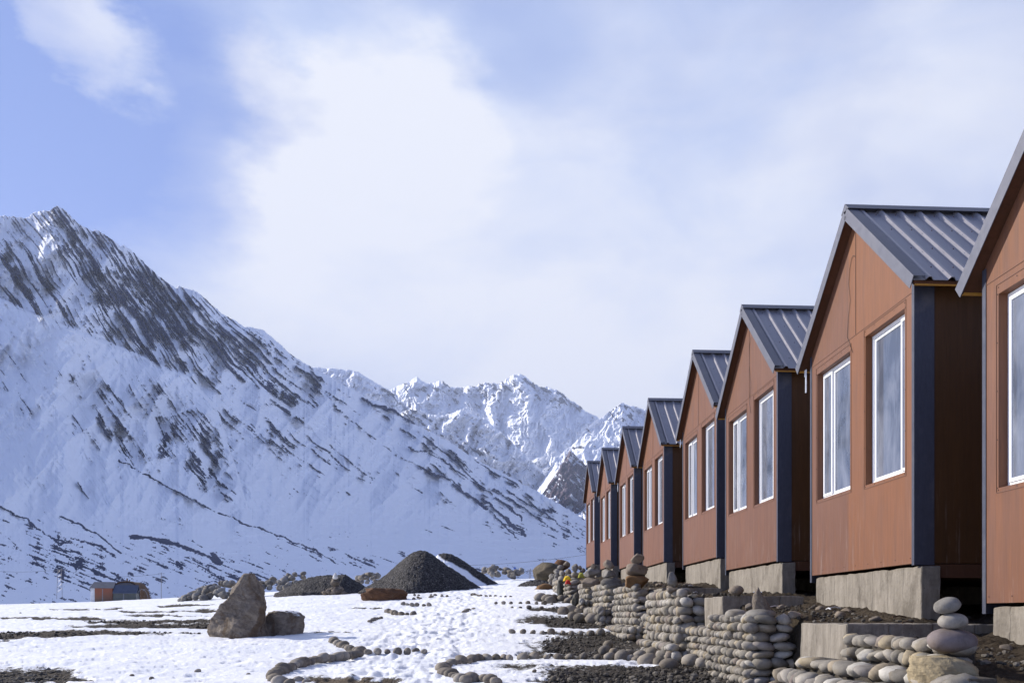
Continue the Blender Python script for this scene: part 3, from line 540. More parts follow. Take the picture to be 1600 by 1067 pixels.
# ------------------------------------------------------------------ cabins
X0 = 4.75; W_ = 3.25; L_ = 5.2; EZ = 3.18; APX = 4.53; OV = .125; EV = .21; T_ = .1
SLP = (APX-EZ)/(W_/2); CA = math.cos(math.atan(SLP))
OPN = [(.24, 1.32, 1.04, 2.89), (1.80, 2.99, 1.06, 2.85)]   # window openings (y0,y1,z0,z1)
def roofz(y): return APX-SLP*abs(y-W_/2)
def make_cabin():
    r = empty('cabin')
    m = MB()
    (a0, a1, az, at), (b0, b1, bz, bt) = OPN
    top = 3.0
    for (p, q_, z0, z1) in ((0, a0, 0, top), (a1, b0, 0, top), (b1, W_, 0, top), (a0, a1, 0, az), (b0, b1, 0, bz), (a0, a1, at, top), (b0, b1, bt, top)): m.box(0, T_, p, q_, z0, z1)
    m.prism([(0, top), (W_, top), (W_, roofz(W_)-.03), (W_/2, APX-.03), (0, roofz(0)-.03)], 0, T_)
    fw_ = m; fw_.split = [len(fw_.f)]
    for nm, y0, y1 in (('side_wall', 0.003, T_), ('side_wall', W_-T_, W_-.003)):
        m = MB(); m.box(T_+.002, L_, y0, y1, 0, EZ-.04); m.build(nm, M['sidepanel_shaded'], r)
    m = MB(); m.prism([(T_, 0), (W_-T_, 0), (W_-T_, EZ-.04), (W_/2, APX-.1), (T_, EZ-.04)], L_-T_, L_-.004); m.build('back_wall', M['sidepanel_shaded'], r)
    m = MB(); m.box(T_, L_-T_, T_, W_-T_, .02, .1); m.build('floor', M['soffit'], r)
    # corner flashings: thin leg on the gable, broad leg on the side
    for s in (0, 1):
        m = MB(); y = (lambda v: v) if s == 0 else (lambda v: W_-v); z0 = -.02 if s == 0 else -.10
        ya, yb = sorted((y(-.006), y(.055))); m.box(-.008, -.001, ya, yb, z0, EZ-.02)
        ya, yb = sorted((y(-.008), y(-.001))); m.box(-.008, .22, ya, yb, z0, EZ-.06); m.build('corner_trim', M['trim'], r)
    # base flashing and panel joints
    m = fw_; m.box(-.006, -.001, W_/2-.012, W_/2+.0, 3.01, APX-.12)
    for (y0, y1, z0, z1) in OPN:
        m.box(-.005, -.001, y0-.03, y1+.03, z1+.085, z1+.093); m.box(-.005, -.001, y0-.04, y1+.04, z0-.045, z0-.037)
        m.box(-.005, -.001, y1+.03, y1+.036, z0-.04, z1+.09); m.box(-.005, -.001, y0-.036, y0-.03, z0-.04, z1+.09)
    m.box(-.005, -.001, .06, W_-.06, 3.0, 3.006)
    fw_.split.append(len(fw_.f))
    def scr(y, z, s=.006): m.prism([(y+s*math.cos(k*1.047), z+s*math.sin(k*1.047)) for k in range(6)], -.004, 0)
    for k in range(9): scr(.1+k*(W_-.2)/8, .06)
    for (y0, y1, z0, z1) in OPN:
        for k in range(5): scr(y0+(y1-y0)*k/4, z1+.06); scr(y0+(y1-y0)*k/4, z0-.02)
        for k in range(5): scr(y1+.018, z0+(z1-z0)*k/4); scr(y0-.018, z0+(z1-z0)*k/4)
    fw_.mat2 = [M['joint'], M['screw']]; fw_.build('front_wall', M['panel'], r)
    # windows
    for wi, (y0, y1, z0, z1) in enumerate(OPN):
        xf = .085; fw = .042; d_ = .055
        f = MB(); f.box(xf, xf+d_, y0+.004, y1-.004, z0+.003, z0+fw); f.box(xf, xf+d_, y0+.004, y1-.004, z1-fw, z1-.003)
        f.box(xf, xf+d_, y0+.004, y0+fw, z0+fw, z1-fw); f.box(xf, xf+d_, y1-fw, y1-.004, z0+fw, z1-fw)
        fr = f.build('window', M['upvc'], r, .003)
        sp = y0+fw+(.30 if wi else .22)*(y1-y0-2*fw) if wi == 0 else y1-fw-.30*(y1-y0-2*fw)
        segs_ = [(y0+fw+.002, sp, .0), (sp, y1-fw-.002, .0)]
        for k, (p, q_, dx) in enumerate(segs_):
            big = (q_-p) > .5; sw = .036; xs_ = xf+(.016 if big else -.012); s = MB(); z0s, z1s = z0+fw+.002, z1-fw-.002
            s.box(xs_, xs_+.035, p, q_-.002, z0s, z0s+sw); s.box(xs_, xs_+.035, p, q_-.002, z1s-sw, z1s); s.box(xs_, xs_+.035, p, p+sw, z0s+sw, z1s-sw); s.box(xs_, xs_+.035, q_-.002-sw, q_-.002, z0s+sw, z1s-sw)
            sh = s.build('sash', M['upvc'], fr, .003)
            g = MB(); g.box(xs_+.014, xs_+.022, p+sw, q_-.002-sw, z0s+sw, z1s-sw); g.build('glass', M['glass'], fr)
        gk = MB()
        for (p, q_, dx) in segs_:
            pass
        c = MB(); n_ = 18
        for k in range(n_):
            ya = y0+.01+(y1-y0-.02)*k/n_; yb = y0+.01+(y1-y0-.02)*(k+1)/n_; o_ = .02*(k % 2)
            c.box(.17+o_, .18+o_, ya, yb, z0-.02, z1+.02)
        c.build('curtain', M['curtain'], r)
    # roof: two ribbed slopes
    xa, xb = -OV, L_+.15
    def slope(sgn):
        prof = [(xa, 0)]; x = xa+.13
        while x < xb-.1: prof += [(x, 0), (x+.03, .036), (x+.062, .036), (x+.092, 0)]; x += .25
        prof += [(xb, 0)]
        nrm = Vector((0, -SLP*CA*sgn, CA)) if False else Vector((0, -sgn*math.sin(math.atan(SLP)), CA))
        ye, yr_ = (-EV, W_/2) if sgn > 0 else (W_+EV, W_/2)
        pe = Vector((0, ye, roofz(ye))); pr = Vector((0, yr_, APX))
        m = MB(); n = len(prof)
        for base in (pe, pr):
            for (x, h) in prof: m.v.append(tuple(base+Vector((x, 0, 0))+nrm*(h+.045)))
        for base in (pe, pr):
            for (x, h) in prof: m.v.append(tuple(base+Vector((x, 0, 0))+nrm*(h+.038)))
        for i in range(n-1):
            m.f.append((i, i+1, n+i+1, n+i)); m.f.append((2*n+i, 3*n+i, 3*n+i+1, 2*n+i+1)); m.f.append((i, 2*n+i, 2*n+i+1, i+1))
        rsh = m; rsh.split = [len(m.f)]
        s = MB(); a_ = [tuple(pe+Vector((xa+.012, 0, 0))-nrm*.012), tuple(pe+Vector((xb-.01, 0, 0))-nrm*.012), tuple(pr+Vector((xb-.01, 0, 0))-nrm*.012), tuple(pr+Vector((xa+.012, 0, 0))-nrm*.012)]
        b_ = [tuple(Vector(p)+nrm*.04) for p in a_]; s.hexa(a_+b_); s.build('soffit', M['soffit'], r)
        # rake flashing: top leg and front leg
        k = MB()
        for (x0, x1, h0, h1) in ((xa-.01, xa+.12, .082, .087), (xa-.014, xa-.006, -.055, .087)):
            a_ = [tuple(pe+Vector((x0, 0, 0))+nrm*h0), tuple(pe+Vector((x1, 0, 0))+nrm*h0), tuple(pr+Vector((x1, 0, 0))+nrm*h0), tuple(pr+Vector((x0, 0, 0))+nrm*h0)]
            b_ = [tuple(pe+Vector((x0, 0, 0))+nrm*h1), tuple(pe+Vector((x1, 0, 0))+nrm*h1), tuple(pr+Vector((x1, 0, 0))+nrm*h1), tuple(pr+Vector((x0, 0, 0))+nrm*h1)]
            k.hexa(a_+b_)
        k.build('rake_trim', M['rake'], r)
        # foam closure strip under the eave edge of the ribs
        z = MB(); q0 = pe+nrm*.0; z.box(xa+.03, xb-.03, min(ye, ye+sgn*.03), max(ye, ye+sgn*.03), pe.z-.012, pe.z+.036); z.build('eave_strip', M['foam'], r)
        sc = rsh
        for row in (.12, .38, .66, .9):
            for i in range(2, 20, 2):
                x = xa+.13+.25*(i//2*2-1)*.5+.036
                p = pe.lerp(pr, row)+Vector((x, 0, 0))+nrm*.082; sc.box(p.x-.005, p.x+.005, p.y-.005, p.y+.005, p.z-.004, p.z+.006)
        rsh.mat2 = [M['screw']]; rsh.build('roof_sheet', M['roof'], r)
        return nrm
    slope(1); slope(-1)
    m = MB()
    for sgn in (1, -1):
        nrm = Vector((0, -sgn*math.sin(math.atan(SLP)), CA)); dn = Vector((0, -sgn*CA, -math.sin(math.atan(SLP))))
        p0 = Vector((0, W_/2, APX+.135)); p1 = p0+dn*.15
        a_ = [p1+Vector((xa-.016, 0, 0)), p1+Vector((xb, 0, 0)), p0+Vector((xb, 0, 0)), p0+Vector((xa-.016, 0, 0))]
        m.hexa([tuple(v) for v in a_]+[tuple(v+nrm*.006) for v in a_])
    m.prism([(W_/2-.10, APX+.05), (W_/2+.10, APX+.05), (W_/2, APX+.135)], xa-.014, xa-.004)
    m.build('ridge_cap', M['rake'], r)
    # concrete plinth
    m = MB(); m.box(.05, .27, -.05, W_-.08, -1.35, -.035); m.box(.27, L_-.1, W_-.28, W_-.08, -1.35, -.035); m.box(L_-.3, L_-.1, .1, W_-.28, -1.35, -.035); m.build('plinth', M['concrete'], r, .008, wear=.022)
    m = MB(); m.box(.27, L_-.1, .0, W_-.285, -.16, -.01); m.build('floor_frame', M['soffit'], r)
    return r
CAB = [(5.31, .115), (9.97, .575), (14.72, .885), (18.62, 1.19), (24.15, 1.42), (29.0, 1.62), (34.3, 1.86), (39.4, 2.2)]
CL = ['nearest brown cabin, cut off by the right edge of the photo', 'second nearest brown cabin, behind the stack of three round stones', 'third nearest brown cabin, left of the big cabin with a thin cable on its gable', 'fourth brown cabin counted from the right edge, behind the tallest cobble pier',
      'fifth brown cabin counted from the right edge, fourth from the far end', 'sixth brown cabin counted from the right edge, third from the far end', 'seventh brown cabin of the row, second from the far end', 'farthest and smallest brown cabin at the left end of the row']
proto = make_cabin()
cabs = [proto]
for i in range(1, 8): cabs.append(copy_tree(proto))
for i, ((y, z), c) in enumerate(zip(CAB, cabs)):
    c.location = (X0, y, z); tag(c, CL[i], 'cabin', 'gabled cabins standing in a row')
def cable(parent, pts, r=.003):
    m = MB(); m.tube([(-.008, y, z) for (y, z) in pts], r, 5); m.build('cable', M['cable'], parent, smooth=True)
cable(cabs[1], [(1.88, 3.05), (1.84, 3.3), (1.78, 3.5), (1.83, 3.72), (1.80, 3.9), (1.74, 4.02), (1.68, 4.04), (1.62, 4.0)]); cable(cabs[1], [(1.88, 3.05), (1.80, 2.95), (1.70, 2.80)])
cable(cabs[2], [(1.5, 2.7), (1.58, 2.9), (1.5, 3.2), (1.6, 3.6), (1.58, 3.9), (1.5, 4.05)])
for k in (2, 4, 6, 7):
    m = MB(); rs = random.Random(k)
    for j in range(3):
        y = W_+.1+j*.03; m.tube([(-.03, y, EZ-.16), (-.03, y+.005, EZ-.16-rs.uniform(.08, .35))], .008, 5)
    q_ = m.build('icicle', M['upvc'], cabs[k-1 if k > 1 else 1])

# ------------------------------------------------------------------ cobble piers, low walls, concrete blocks
def cobble_wall(mg, rs, origin, du, dn, length, z0, z1, h, wr, prot=.05, elong=.1, back=0.0):
    """courses of cobbles on a vertical face: du along the face, dn outwards"""
    z = z0; k = 0
    while z < z1-.35*h:
        hh = h*rs.uniform(.88, 1.12); s = -rs.uniform(0, .05)
        while s < length:
            wd_ = rs.uniform(*wr); hx = hh*rs.uniform(.78, 1.12)*(1.0 if rs.rand() > .08 else .7)
            V, Fc = cobble_v(2, elong*rs.uniform(.85, 1.2), wd_*.56, hx*.55, rs, .1) if rs.rand() > .22 else crag_v(2, (elong*1.1, wd_*.62, hx*.62), rs, 12, .05)
            V = rotx(V, rs.uniform(-.28, .28)); V = rotz(V, rs.uniform(-.2, .2)); V = roty(V, rs.uniform(-.2, .2))
            p = np.array(origin)+np.array(du)*(s+wd_/2)+np.array(dn)*(prot-elong*.65+rs.uniform(-.03, .03)-back*(z-z0))
            B = np.stack([np.array(dn), np.array(du), [0, 0, 1]]); mg.add(V@B+p+np.array([0, 0, z+hh/2]), Fc, rs.rand()); s += wd_*.97
        z += hh*.93; k += 1
def cobble_pier(name, label, cat, X, Y0, Y1, xw, zb, zt, h=.115, wr_l=(.09, .14), wr_n=(.17, .28), seed=1, group=None, topstones=True, base=0.0):
    rs = np.random.RandomState(seed); r = empty(name, (X, Y0, zb)); tag(r, label, cat, group)
    m = MB(); H = zt-zb; m.box(.035, xw, .035, Y1-Y0-.03, -.3, H-.03); core = m.build('mortar_core', M['mortar'], r)
    mg = Merge()
    cobble_wall(mg, rs, (0, 0, 0), (0, 1, 0), (-1, 0, 0), Y1-Y0, -.12, H, h, wr_l, .05, .10)
    cobble_wall(mg, rs, (.02, 0, 0), (1, 0, 0), (0, -1, 0), xw-.02, -.12, H, h, wr_n, .05, .10)
    if base:
        mg0 = mg; mg = Merge(); cobble_wall(mg, rs, (-base, -base, 0), (0, 1, 0), (-1, 0, 0), Y1-Y0+base, -.15, base*1.3, h*1.05, (.11, .17), .05, .11)
        cobble_wall(mg, rs, (-base, -base, 0), (1, 0, 0), (0, -1, 0), xw+base, -.15, base*1.1, h*1.05, (.13, .2), .05, .11)
        link('foot_cobblestones', mg.mesh('foot_cobblestones', M['cobble']), r); mg = mg0
    if topstones:
        n_ = int((Y1-Y0)*xw*30)
        for _ in range(n_):
            V, Fc = cobble_v(2, rs.uniform(.04, .09), rs.uniform(.05, .09), .04, rs); mg.add(rotz(V, rs.uniform(0, 3))+np.array([rs.uniform(.03, xw-.05), rs.uniform(.03, Y1-Y0-.05), H-.02]), Fc, rs.rand())
    link('cobblestones', mg.mesh('cobblestones', M['cobble']), r); return r
GP = 'cobblestone piers in front of the cabins'
cobble_pier('cobble_pier', 'tall cobblestone pier carrying a pointed upright stone on a flat oval one', 'stone pier', 3.16, 10.75, 12.55, .42, -.82, -.05, seed=11, group=GP)
cobble_pier('cobble_pier', 'cobblestone pier with a broad stepped foot and one small pointed rock on top', 'stone pier', 3.16, 14.75, 17.4, .42, -.72, .33, .15, (.13, .2), (.2, .32), seed=12, group=GP, base=.16)
cobble_pier('cobble_pier', 'cobblestone pier carrying a stack of three angular rocks with an orange stain', 'stone pier', 3.18, 19.1, 22.0, .55, -.5, .56, .15, (.14, .22), (.24, .36), seed=13, group=GP, base=.2)
cobble_pier('cobble_pier', 'cobblestone pier carrying a brown stack with a jagged tuft-like top rock', 'stone pier', 3.2, 23.6, 26.4, .7, -.2, .74, .18, (.17, .25), (.3, .42), seed=14, group=GP, base=.25)
cobble_pier('cobble_pier', 'narrow cobblestone pier behind a leaning dark slab, carrying a round grey stack', 'stone pier', 3.2, 28.2, 30.6, .7, .1, .93, .18, (.17, .25), (.3, .42), seed=15, group=GP, base=.25)
cobble_pier('cobble_pier', 'cobblestone pier with a yellow and red cloth lying on its top', 'stone pier', 3.05, 32.5, 34.5, .8, .35, 1.15, .18, (.17, .25), (.3, .42), seed=16, group=GP, base=.2)
cobble_pier('cobble_pier', 'farthest cobblestone pier, pale, with an upright black slab on its near side', 'stone pier', 3.0, 37.0, 39, .7, .65, 1.35, .2, (.18, .26), (.3, .42), seed=17, group=GP, base=.0)
GW = 'low cobblestone walls between the piers'
cobble_pier('cobble_wall', 'low cobblestone wall between the tallest pier and the pier with the small pointed rock', 'stone wall', 3.32, 12.7, 14.72, .5, -.85, -.2, .125, (.12, .17), (.15, .2), seed=21, group=GW)
cobble_pier('cobble_wall', 'low cobblestone wall left of the stepped-foot pier, in front of the fourth cabin', 'stone wall', 3.34, 17.4, 19.08, .5, -.65, .05, .14, (.14, .2), (.15, .2), seed=22, group=GW)
cobble_pier('cobble_wall', 'low cobblestone wall right of the pier with the jagged brown stack', 'stone wall', 3.4, 22.0, 23.6, .5, -.3, .28, .14, (.14, .2), (.15, .2), seed=23, group=GW)
cobble_pier('cobble_wall', 'low cobblestone wall beside the leaning dark slab', 'stone wall', 3.45, 26.4, 28.2, .5, 0, .45, .16, (.16, .22), (.2, .3), seed=24, group=GW)
# the stepped wall in the right foreground
r = empty('cobble_wall', (3.0, 6.4, -.8)); tag(r, 'stepped cobblestone wall in the lower right corner, under the three balanced round stones', 'stone wall')
rs = np.random.RandomState(30); mg = Merge()
m = MB(); m.box(.26, .55, .1, 1.65, -.3, .60); m.box(.06, .26, -.7, 2.36, -.3, .40); m.box(-.1, .06, -.7, 2.4, -.3, .26); m.build('mortar_core', M['mortar'], r, .01)
cobble_wall(mg, rs, (-.12, -.7, 0), (0, 1, 0), (-1, 0, 0), 3.15, -.1, .30, .13, (.12, .17), .05, .11)
cobble_wall(mg, rs, (.05, -.7, 0), (0, 1, 0), (-1, 0, 0), 2.98, .30, .40, .105, (.17, .24), .05, .12)
cobble_wall(mg, rs, (.24, -.2, 0), (0, 1, 0), (-1, 0, 0), 1.75, .42, .53, .105, (.10, .15), .04, .09)
cobble_wall(mg, rs, (.26, -.2, 0), (0, 1, 0), (-1, 0, 0), 1.85, .53, .63, .11, (.11, .16), .04, .09)
link('cobblestones', mg.mesh('cobblestones', M['cobble']), r)
GC = 'pale concrete retaining blocks beside the piers'
def block(label, X, Y0, Y1, zt, xw=1.5, group=GC):
    r = MB(); r.box(0, xw, 0, Y1-Y0, -1.1, 0); o = r.build('concrete_block', M['concrete'], None, .01, wear=.02); o.location = (X, Y0, zt); tag(o, label, 'concrete block', group)
block('largest pale concrete block, between the tallest cobble pier and the stepped wall', 3.5, 8.75, 10.05, -.085)
block('pale concrete block with a brown egg-shaped stone on top, left of the tallest cobble pier', 3.46, 13.25, 14.35, .275, 1.2)
block('small pale concrete block behind the pier with a small pointed rock', 3.5, 18.0, 18.9, .53, 1.2)

# ------------------------------------------------------------------ loose stones and cairns
def put_rock(name, label, cat, V, Fc, loc, mt, group=None, extra=None):
    me = np_mesh(name, V, Fc, mt, True, extra); o = link(name, me, None, loc); return tag(o, label, cat, group)
def px_stone(name, label, box, d, mt, kind='cobble', depth=None, rs=None, group=None, tilt=0, sub=4, cat='stone'):
    """a stone surveyed from its left/top/right/bottom in the photograph at distance d"""
    x0, y0, x1, y1 = box; w_ = (x1-x0)/F*d/2; h_ = (y1-y0)/F*d/2; dp = depth or w_*.9; rs = rs or np.random.RandomState(int(x0+y0))
    if kind == 'cobble': V, Fc = cobble_v(sub, 1, 1, 1, rs, .035)
    else: V, Fc = crag_v(sub, (1, 1, 1), rs, 12, .06)
    V = V/np.array([(V[:, 0].max()-V[:, 0].min())/2, (V[:, 1].max()-V[:, 1].min())/2, (V[:, 2].max()-V[:, 2].min())/2])
    if tilt: V = V*np.array([w_, dp, h_]); V = roty(V, R(tilt)); V = V*np.array([2*w_/np.ptp(V[:, 0]), 1, 2*h_/np.ptp(V[:, 2])])
    else: V = V*np.array([w_, dp, h_])
    V = V-np.array([(V[:, 0].max()+V[:, 0].min())/2, 0, (V[:, 2].max()+V[:, 2].min())/2])
    return put_rock(name, label, cat, rotz(V, -TH), Fc, atd((x0+x1)/2, (y0+y1)/2, d+dp*.3), mt, group)
g1 = 'three balanced round stones'

px_stone('balanced_stone', 'large purplish oval stone, lowest of the three balanced stones', (1447, 981, 1524, 1020), 6.4, M['purple'], depth=.14, group=g1, rs=np.random.RandomState(71))
px_stone('balanced_stone', 'pale speckled oval stone in the middle of the three balanced stones', (1466, 957, 1511, 983), 6.4, M['pale'], depth=.085, group=g1, rs=np.random.RandomState(72))
px_stone('balanced_stone', 'grey tilted egg-shaped stone on top of the three balanced stones', (1460, 932, 1501, 959), 6.4, M['midgrey'], depth=.075, group=g1, tilt=-14, rs=np.random.RandomState(73))
px_stone('oval_stone', 'flat dark-spotted oval stone on the tallest pier, under the pointed upright stone', (1165, 950, 1212, 970), 11.0, M['midgrey'], depth=.2, rs=np.random.RandomState(3))

px_stone('oval_stone', 'light grey oval stone at the left end of the tallest pier top', (1133, 951, 1168, 969), 11.6, M['pale'], depth=.14, rs=np.random.RandomState(9))
px_stone('oval_stone', 'brown egg-shaped stone resting on the concrete block left of the tallest pier', (1139, 914, 1162, 930), 13.4, M['cairn'], depth=.12, rs=np.random.RandomState(10))
px_stone('base_stone', 'small squat rock under the pointed one on the stepped-foot pier', (1041, 916, 1061, 928), 15.1, M['cairn'], 'crag', .12)
px_stone('pointed_stone', 'small rounded pointed rock on the stepped-foot pier', (1042, 893, 1059, 917), 15.1, M['midgrey'], 'crag', .08)
px_stone('oval_stone', 'pale oval stone lying right of the small pointed rock', (1060, 918, 1080, 929), 15.1, M['pale'], depth=.12)
px_stone('stacked_rock', 'orange-stained lowest rock of the stack in front of the fifth cabin', (977, 898, 1014, 920), 19.4, M['orange'], 'crag', .22, group='rocks of the orange-stained stack')
px_stone('stacked_rock', 'dark wide middle rock of the stack in front of the fifth cabin', (977, 880, 1013, 900), 19.4, M['cairn'], 'crag', .22, group='rocks of the orange-stained stack')
px_stone('stacked_rock', 'square-topped upper rock of the stack in front of the fifth cabin', (985, 864, 1007, 882), 19.4, M['cairn'], 'crag', .13, group='rocks of the orange-stained stack')
px_stone('stacked_rock', 'lowest pale round rock of the stack with the jagged top', (938, 902, 971, 918), 23.9, M['heap'], 'cobble', .25, group='rocks of the jagged stack')
px_stone('stacked_rock', 'middle grey rock of the stack with the jagged top', (941, 888, 963, 903), 23.9, M['midgrey'], 'crag', .2, group='rocks of the jagged stack')
px_stone('stacked_rock', 'jagged brown top rock of the tuft-like stack', (942, 874, 961, 890), 23.9, M['cairn'], 'crag', .16, group='rocks of the jagged stack')
px_stone('stacked_rock', 'broad lowest rock of the dark round stack beside the sixth cabin', (908, 901, 938, 921), 28.4, M['cairn'], 'crag', .3, group='rocks of the dark round stack')
px_stone('stacked_rock', 'middle rock of the dark round stack beside the sixth cabin', (912, 887, 937, 902), 28.4, M['heap'], 'crag', .25, group='rocks of the dark round stack')
px_stone('stacked_rock', 'small top rock of the dark round stack beside the sixth cabin', (923, 880, 932, 889), 28.4, M['cairn'], 'crag', .1, group='rocks of the dark round stack')
px_stone('stacked_rock', 'pale lowest rock of the slender stack at the far end of the row', (890, 901, 906, 914), 33, M['heap'], 'cobble', .2, group='rocks of the slender far stack')
px_stone('stacked_rock', 'middle rock of the slender stack at the far end of the row', (892, 893, 904, 902), 33, M['pale'], 'cobble', .15, group='rocks of the slender far stack')
px_stone('stacked_rock', 'pointed top rock of the slender stack at the far end of the row', (893, 880, 904, 894), 33, M['midgrey'], 'crag', .12, group='rocks of the slender far stack')
px_stone('stacked_rock', 'lower pale stone of the leftmost pier stack', (872, 899, 884, 910), 37.3, M['pale'], 'cobble', .2, group='rocks of the leftmost stack')
px_stone('stacked_rock', 'upper pale stone of the leftmost pier stack', (874, 891, 883, 900), 37.3, M['pale'], 'cobble', .15, group='rocks of the leftmost stack')
px_stone('dark_slab', 'upright black slab standing against the farthest cobble pier', (870, 905, 881, 942), 34.5, M['dark'], 'crag', .14, np.random.RandomState(8), cat='rock slab')
px_stone('dark_slab', 'dark slab leaning on the narrow pier with the round grey stack', (893, 925, 905, 948), 27.5, M['dark'], 'crag', .14, np.random.RandomState(18), cat='rock slab', tilt=12)
def cloth(label, box, d, c):
    q = mat('cloth_'+label.split()[0]); setp(q, color=c, rough=.9)
    x0, y0, x1, y1 = box; n_ = 14; g = np.linspace(-1, 1, n_); X, Y = np.meshgrid(g, g); w_ = (x1-x0)/F*d/2; h_ = (y1-y0)/F*d
    Z = h_*(.9-.9*np.clip(np.abs(X)**3+np.abs(Y)**3, 0, 1))+fbm(X*2, Y*2, 4, 3)*h_*.25
    V = np.stack([X*w_, Y*w_*.7, Z], -1).reshape(-1, 3); me = np_mesh('cloth', V, grid_faces(n_, n_), q.m); o = link('cloth', me, None, atd((x0+x1)/2, y1, d)); tag(o, label, 'cloth')
    o.modifiers.new('thick', 'SOLIDIFY').thickness = .01
cloth('yellow cloth crumpled on the far cobble pier', (880, 899, 893, 907), 32.9, (.75, .5, .02))
cloth('red cloth showing under the yellow cloth on the far pier', (883, 905, 892, 912), 32.4, (.5, .03, .02))
cloth('olive green cloth right of the slender far stack', (903, 894, 914, 902), 32.6, (.3, .3, .04))

# ------------------------------------------------------------------ kerb stones lining the path
rs = np.random.RandomState(99)
KV = [np_mesh('kerb_stone', *cobble_v(2, .125, .1, .085, rs), M['kerb']) for _ in range(10)]
cnt = [0]
def kerb(pts, label, group, step, size=1.0, jitter=.0, sink=.25):
    P = [gpt(x, y)[0] for (x, y) in pts]; seg = []; rr = random.Random(len(pts)*7+int(pts[0][0]))
    for a_, b_ in zip(P[:-1], P[1:]):
        pass
    # resample
    L = [0]
    for a_, b_ in zip(P[:-1], P[1:]): L.append(L[-1]+(b_-a_).length)
    s = 0
    while s < L[-1]:
        i = max(k for k in range(len(L)) if L[k] <= s+1e-9); i = min(i, len(P)-2); f_ = (s-L[i])/max(L[i+1]-L[i], 1e-6); p = P[i].lerp(P[i+1], f_); dr = (P[i+1]-P[i]).normalized()
        me = KV[rr.randrange(10)]; o = bpy.data.objects.new('kerb_stone', me); COL.objects.link(o); k = size*.80*rr.uniform(.66, 1.2)
        n_ = Vector((-dr.y, dr.x, 0)); p = p+n_*rr.uniform(-jitter, jitter)
        o.location = (p.x, p.y, G(p.x, p.y)+.085*k*(1-2*(sink+rr.uniform(-.05, .15)))); o.rotation_euler = (rr.uniform(-.4, .4), rr.uniform(-.4, .4), math.atan2(dr.y, dr.x)+math.pi/2+rr.uniform(-.4, .4)); o.scale = (k, k*rr.uniform(.85, 1.1), k*rr.uniform(.85, 1.15))
        tag(o, label, 'kerb stone', group); s += step*(.86*k/size*.5+.5)*rr.uniform(.9, 1.2); cnt[0] += 1
kerb([(775, 1068), (757, 1064), (740, 1062), (722, 1067)], 'grey round stone of the short row at the bottom edge, inside the right-hand curve', 'stones at the bottom edge right of centre', .20, 1.05)
kerb([(722, 1064), (708, 1058), (696, 1053), (692, 1047), (698, 1042), (712, 1037), (728, 1034), (748, 1031), (770, 1030), (788, 1029)], 'grey round stone in the tight bend of the right-hand kerb curve', 'tightly set stones in the bend of the right kerb curve', .19, 1.05)
kerb([(796, 1029.5), (830, 1029), (870, 1028), (905, 1027), (950, 1028), (990, 1031), (1015, 1037)], 'grey stone in the straight row running from the bend to the stepped-foot pier', 'spaced stones running from the bend to the pier', .25, 1.0)
kerb([(452, 1070), (440, 1069), (428, 1066), (427, 1059), (436, 1053), (450, 1047), (462, 1041), (478, 1036), (496, 1033), (514, 1031), (532, 1029), (548, 1026), (562, 1024)], 'brownish stone in the left kerb curve that swings to the bottom edge', 'stones of the left kerb curve', .20, 1.1)
kerb([(478, 1068), (462, 1066), (446, 1068)], 'small stone at the bottom edge just right of the left kerb curve', 'small stones at the bottom edge', .2, .8)
kerb([(521, 1003), (530, 1008), (540, 1012), (552, 1016), (566, 1019), (584, 1020.5), (600, 1020), (622, 1019), (645, 1019)], 'stone of the row right of the small snow-topped boulder', 'stones of the row ahead of the left curve', .23, 1.1)
kerb([(650, 1016), (668, 1017)], 'half-buried stone ending the row ahead of the left curve', 'half-buried stones of the row ahead', .2, .7, sink=.45)
kerb([(800, 988.5), (830, 989), (850, 989.5), (880, 989.5), (905, 990), (940, 991)], 'stone of the middle row that meets the pier with the orange-stained stack', 'stones of the middle right row', .27, 1.1)
kerb([(775, 943), (800, 943), (830, 943), (870, 944)], 'small dark stone of the farthest row on the right', 'stones of the farthest right row', .34, .95)
kerb([(800, 950), (830, 950.5), (870, 951), (890, 951)], 'small dark stone of the second farthest row on the right', 'stones of the second farthest right row', .4, 1.0)
kerb([(604, 955), (620, 959), (640, 960.5), (660, 960.5)], 'small stone of the short curve left of the trampled snow', 'stones of the short left curve', .36, 1.1, sink=.3)
kerb([(630, 944.5), (650, 945.5), (678, 946)], 'small stone of the short row behind the short left curve', 'stones of the short left row', .36, .95, sink=.3)
kerb([(645, 936), (660, 934), (680, 932), (712, 931.5)], 'small stone in the scattered row right of the rust-brown block', 'stones right of the rust-brown block', .45, .9, .2, sink=.3)
kerb([(648, 930), (680, 930), (700, 929)], 'small stone of the scattered row right behind the rust-brown block', 'far stones right of the rust-brown block', .5, .8, .2, sink=.3)
kerb([(738, 929), (750, 931), (775, 932), (800, 933)], 'tiny stone of the row starting at a round grey stone near the gravel heap', 'stones right of the gravel heap', .42, .8, sink=.3)
kerb([(725, 957), (735, 953), (748, 951)], 'small stone of the short slanting row in the middle of the snow', 'stones of the slanting row', .36, .85, sink=.3)
kerb([(578, 971), (588, 967), (600, 965)], 'half-buried stone of the short slanting group below the rust-brown block', 'half-buried stones below the block', .3, .9, sink=.35)
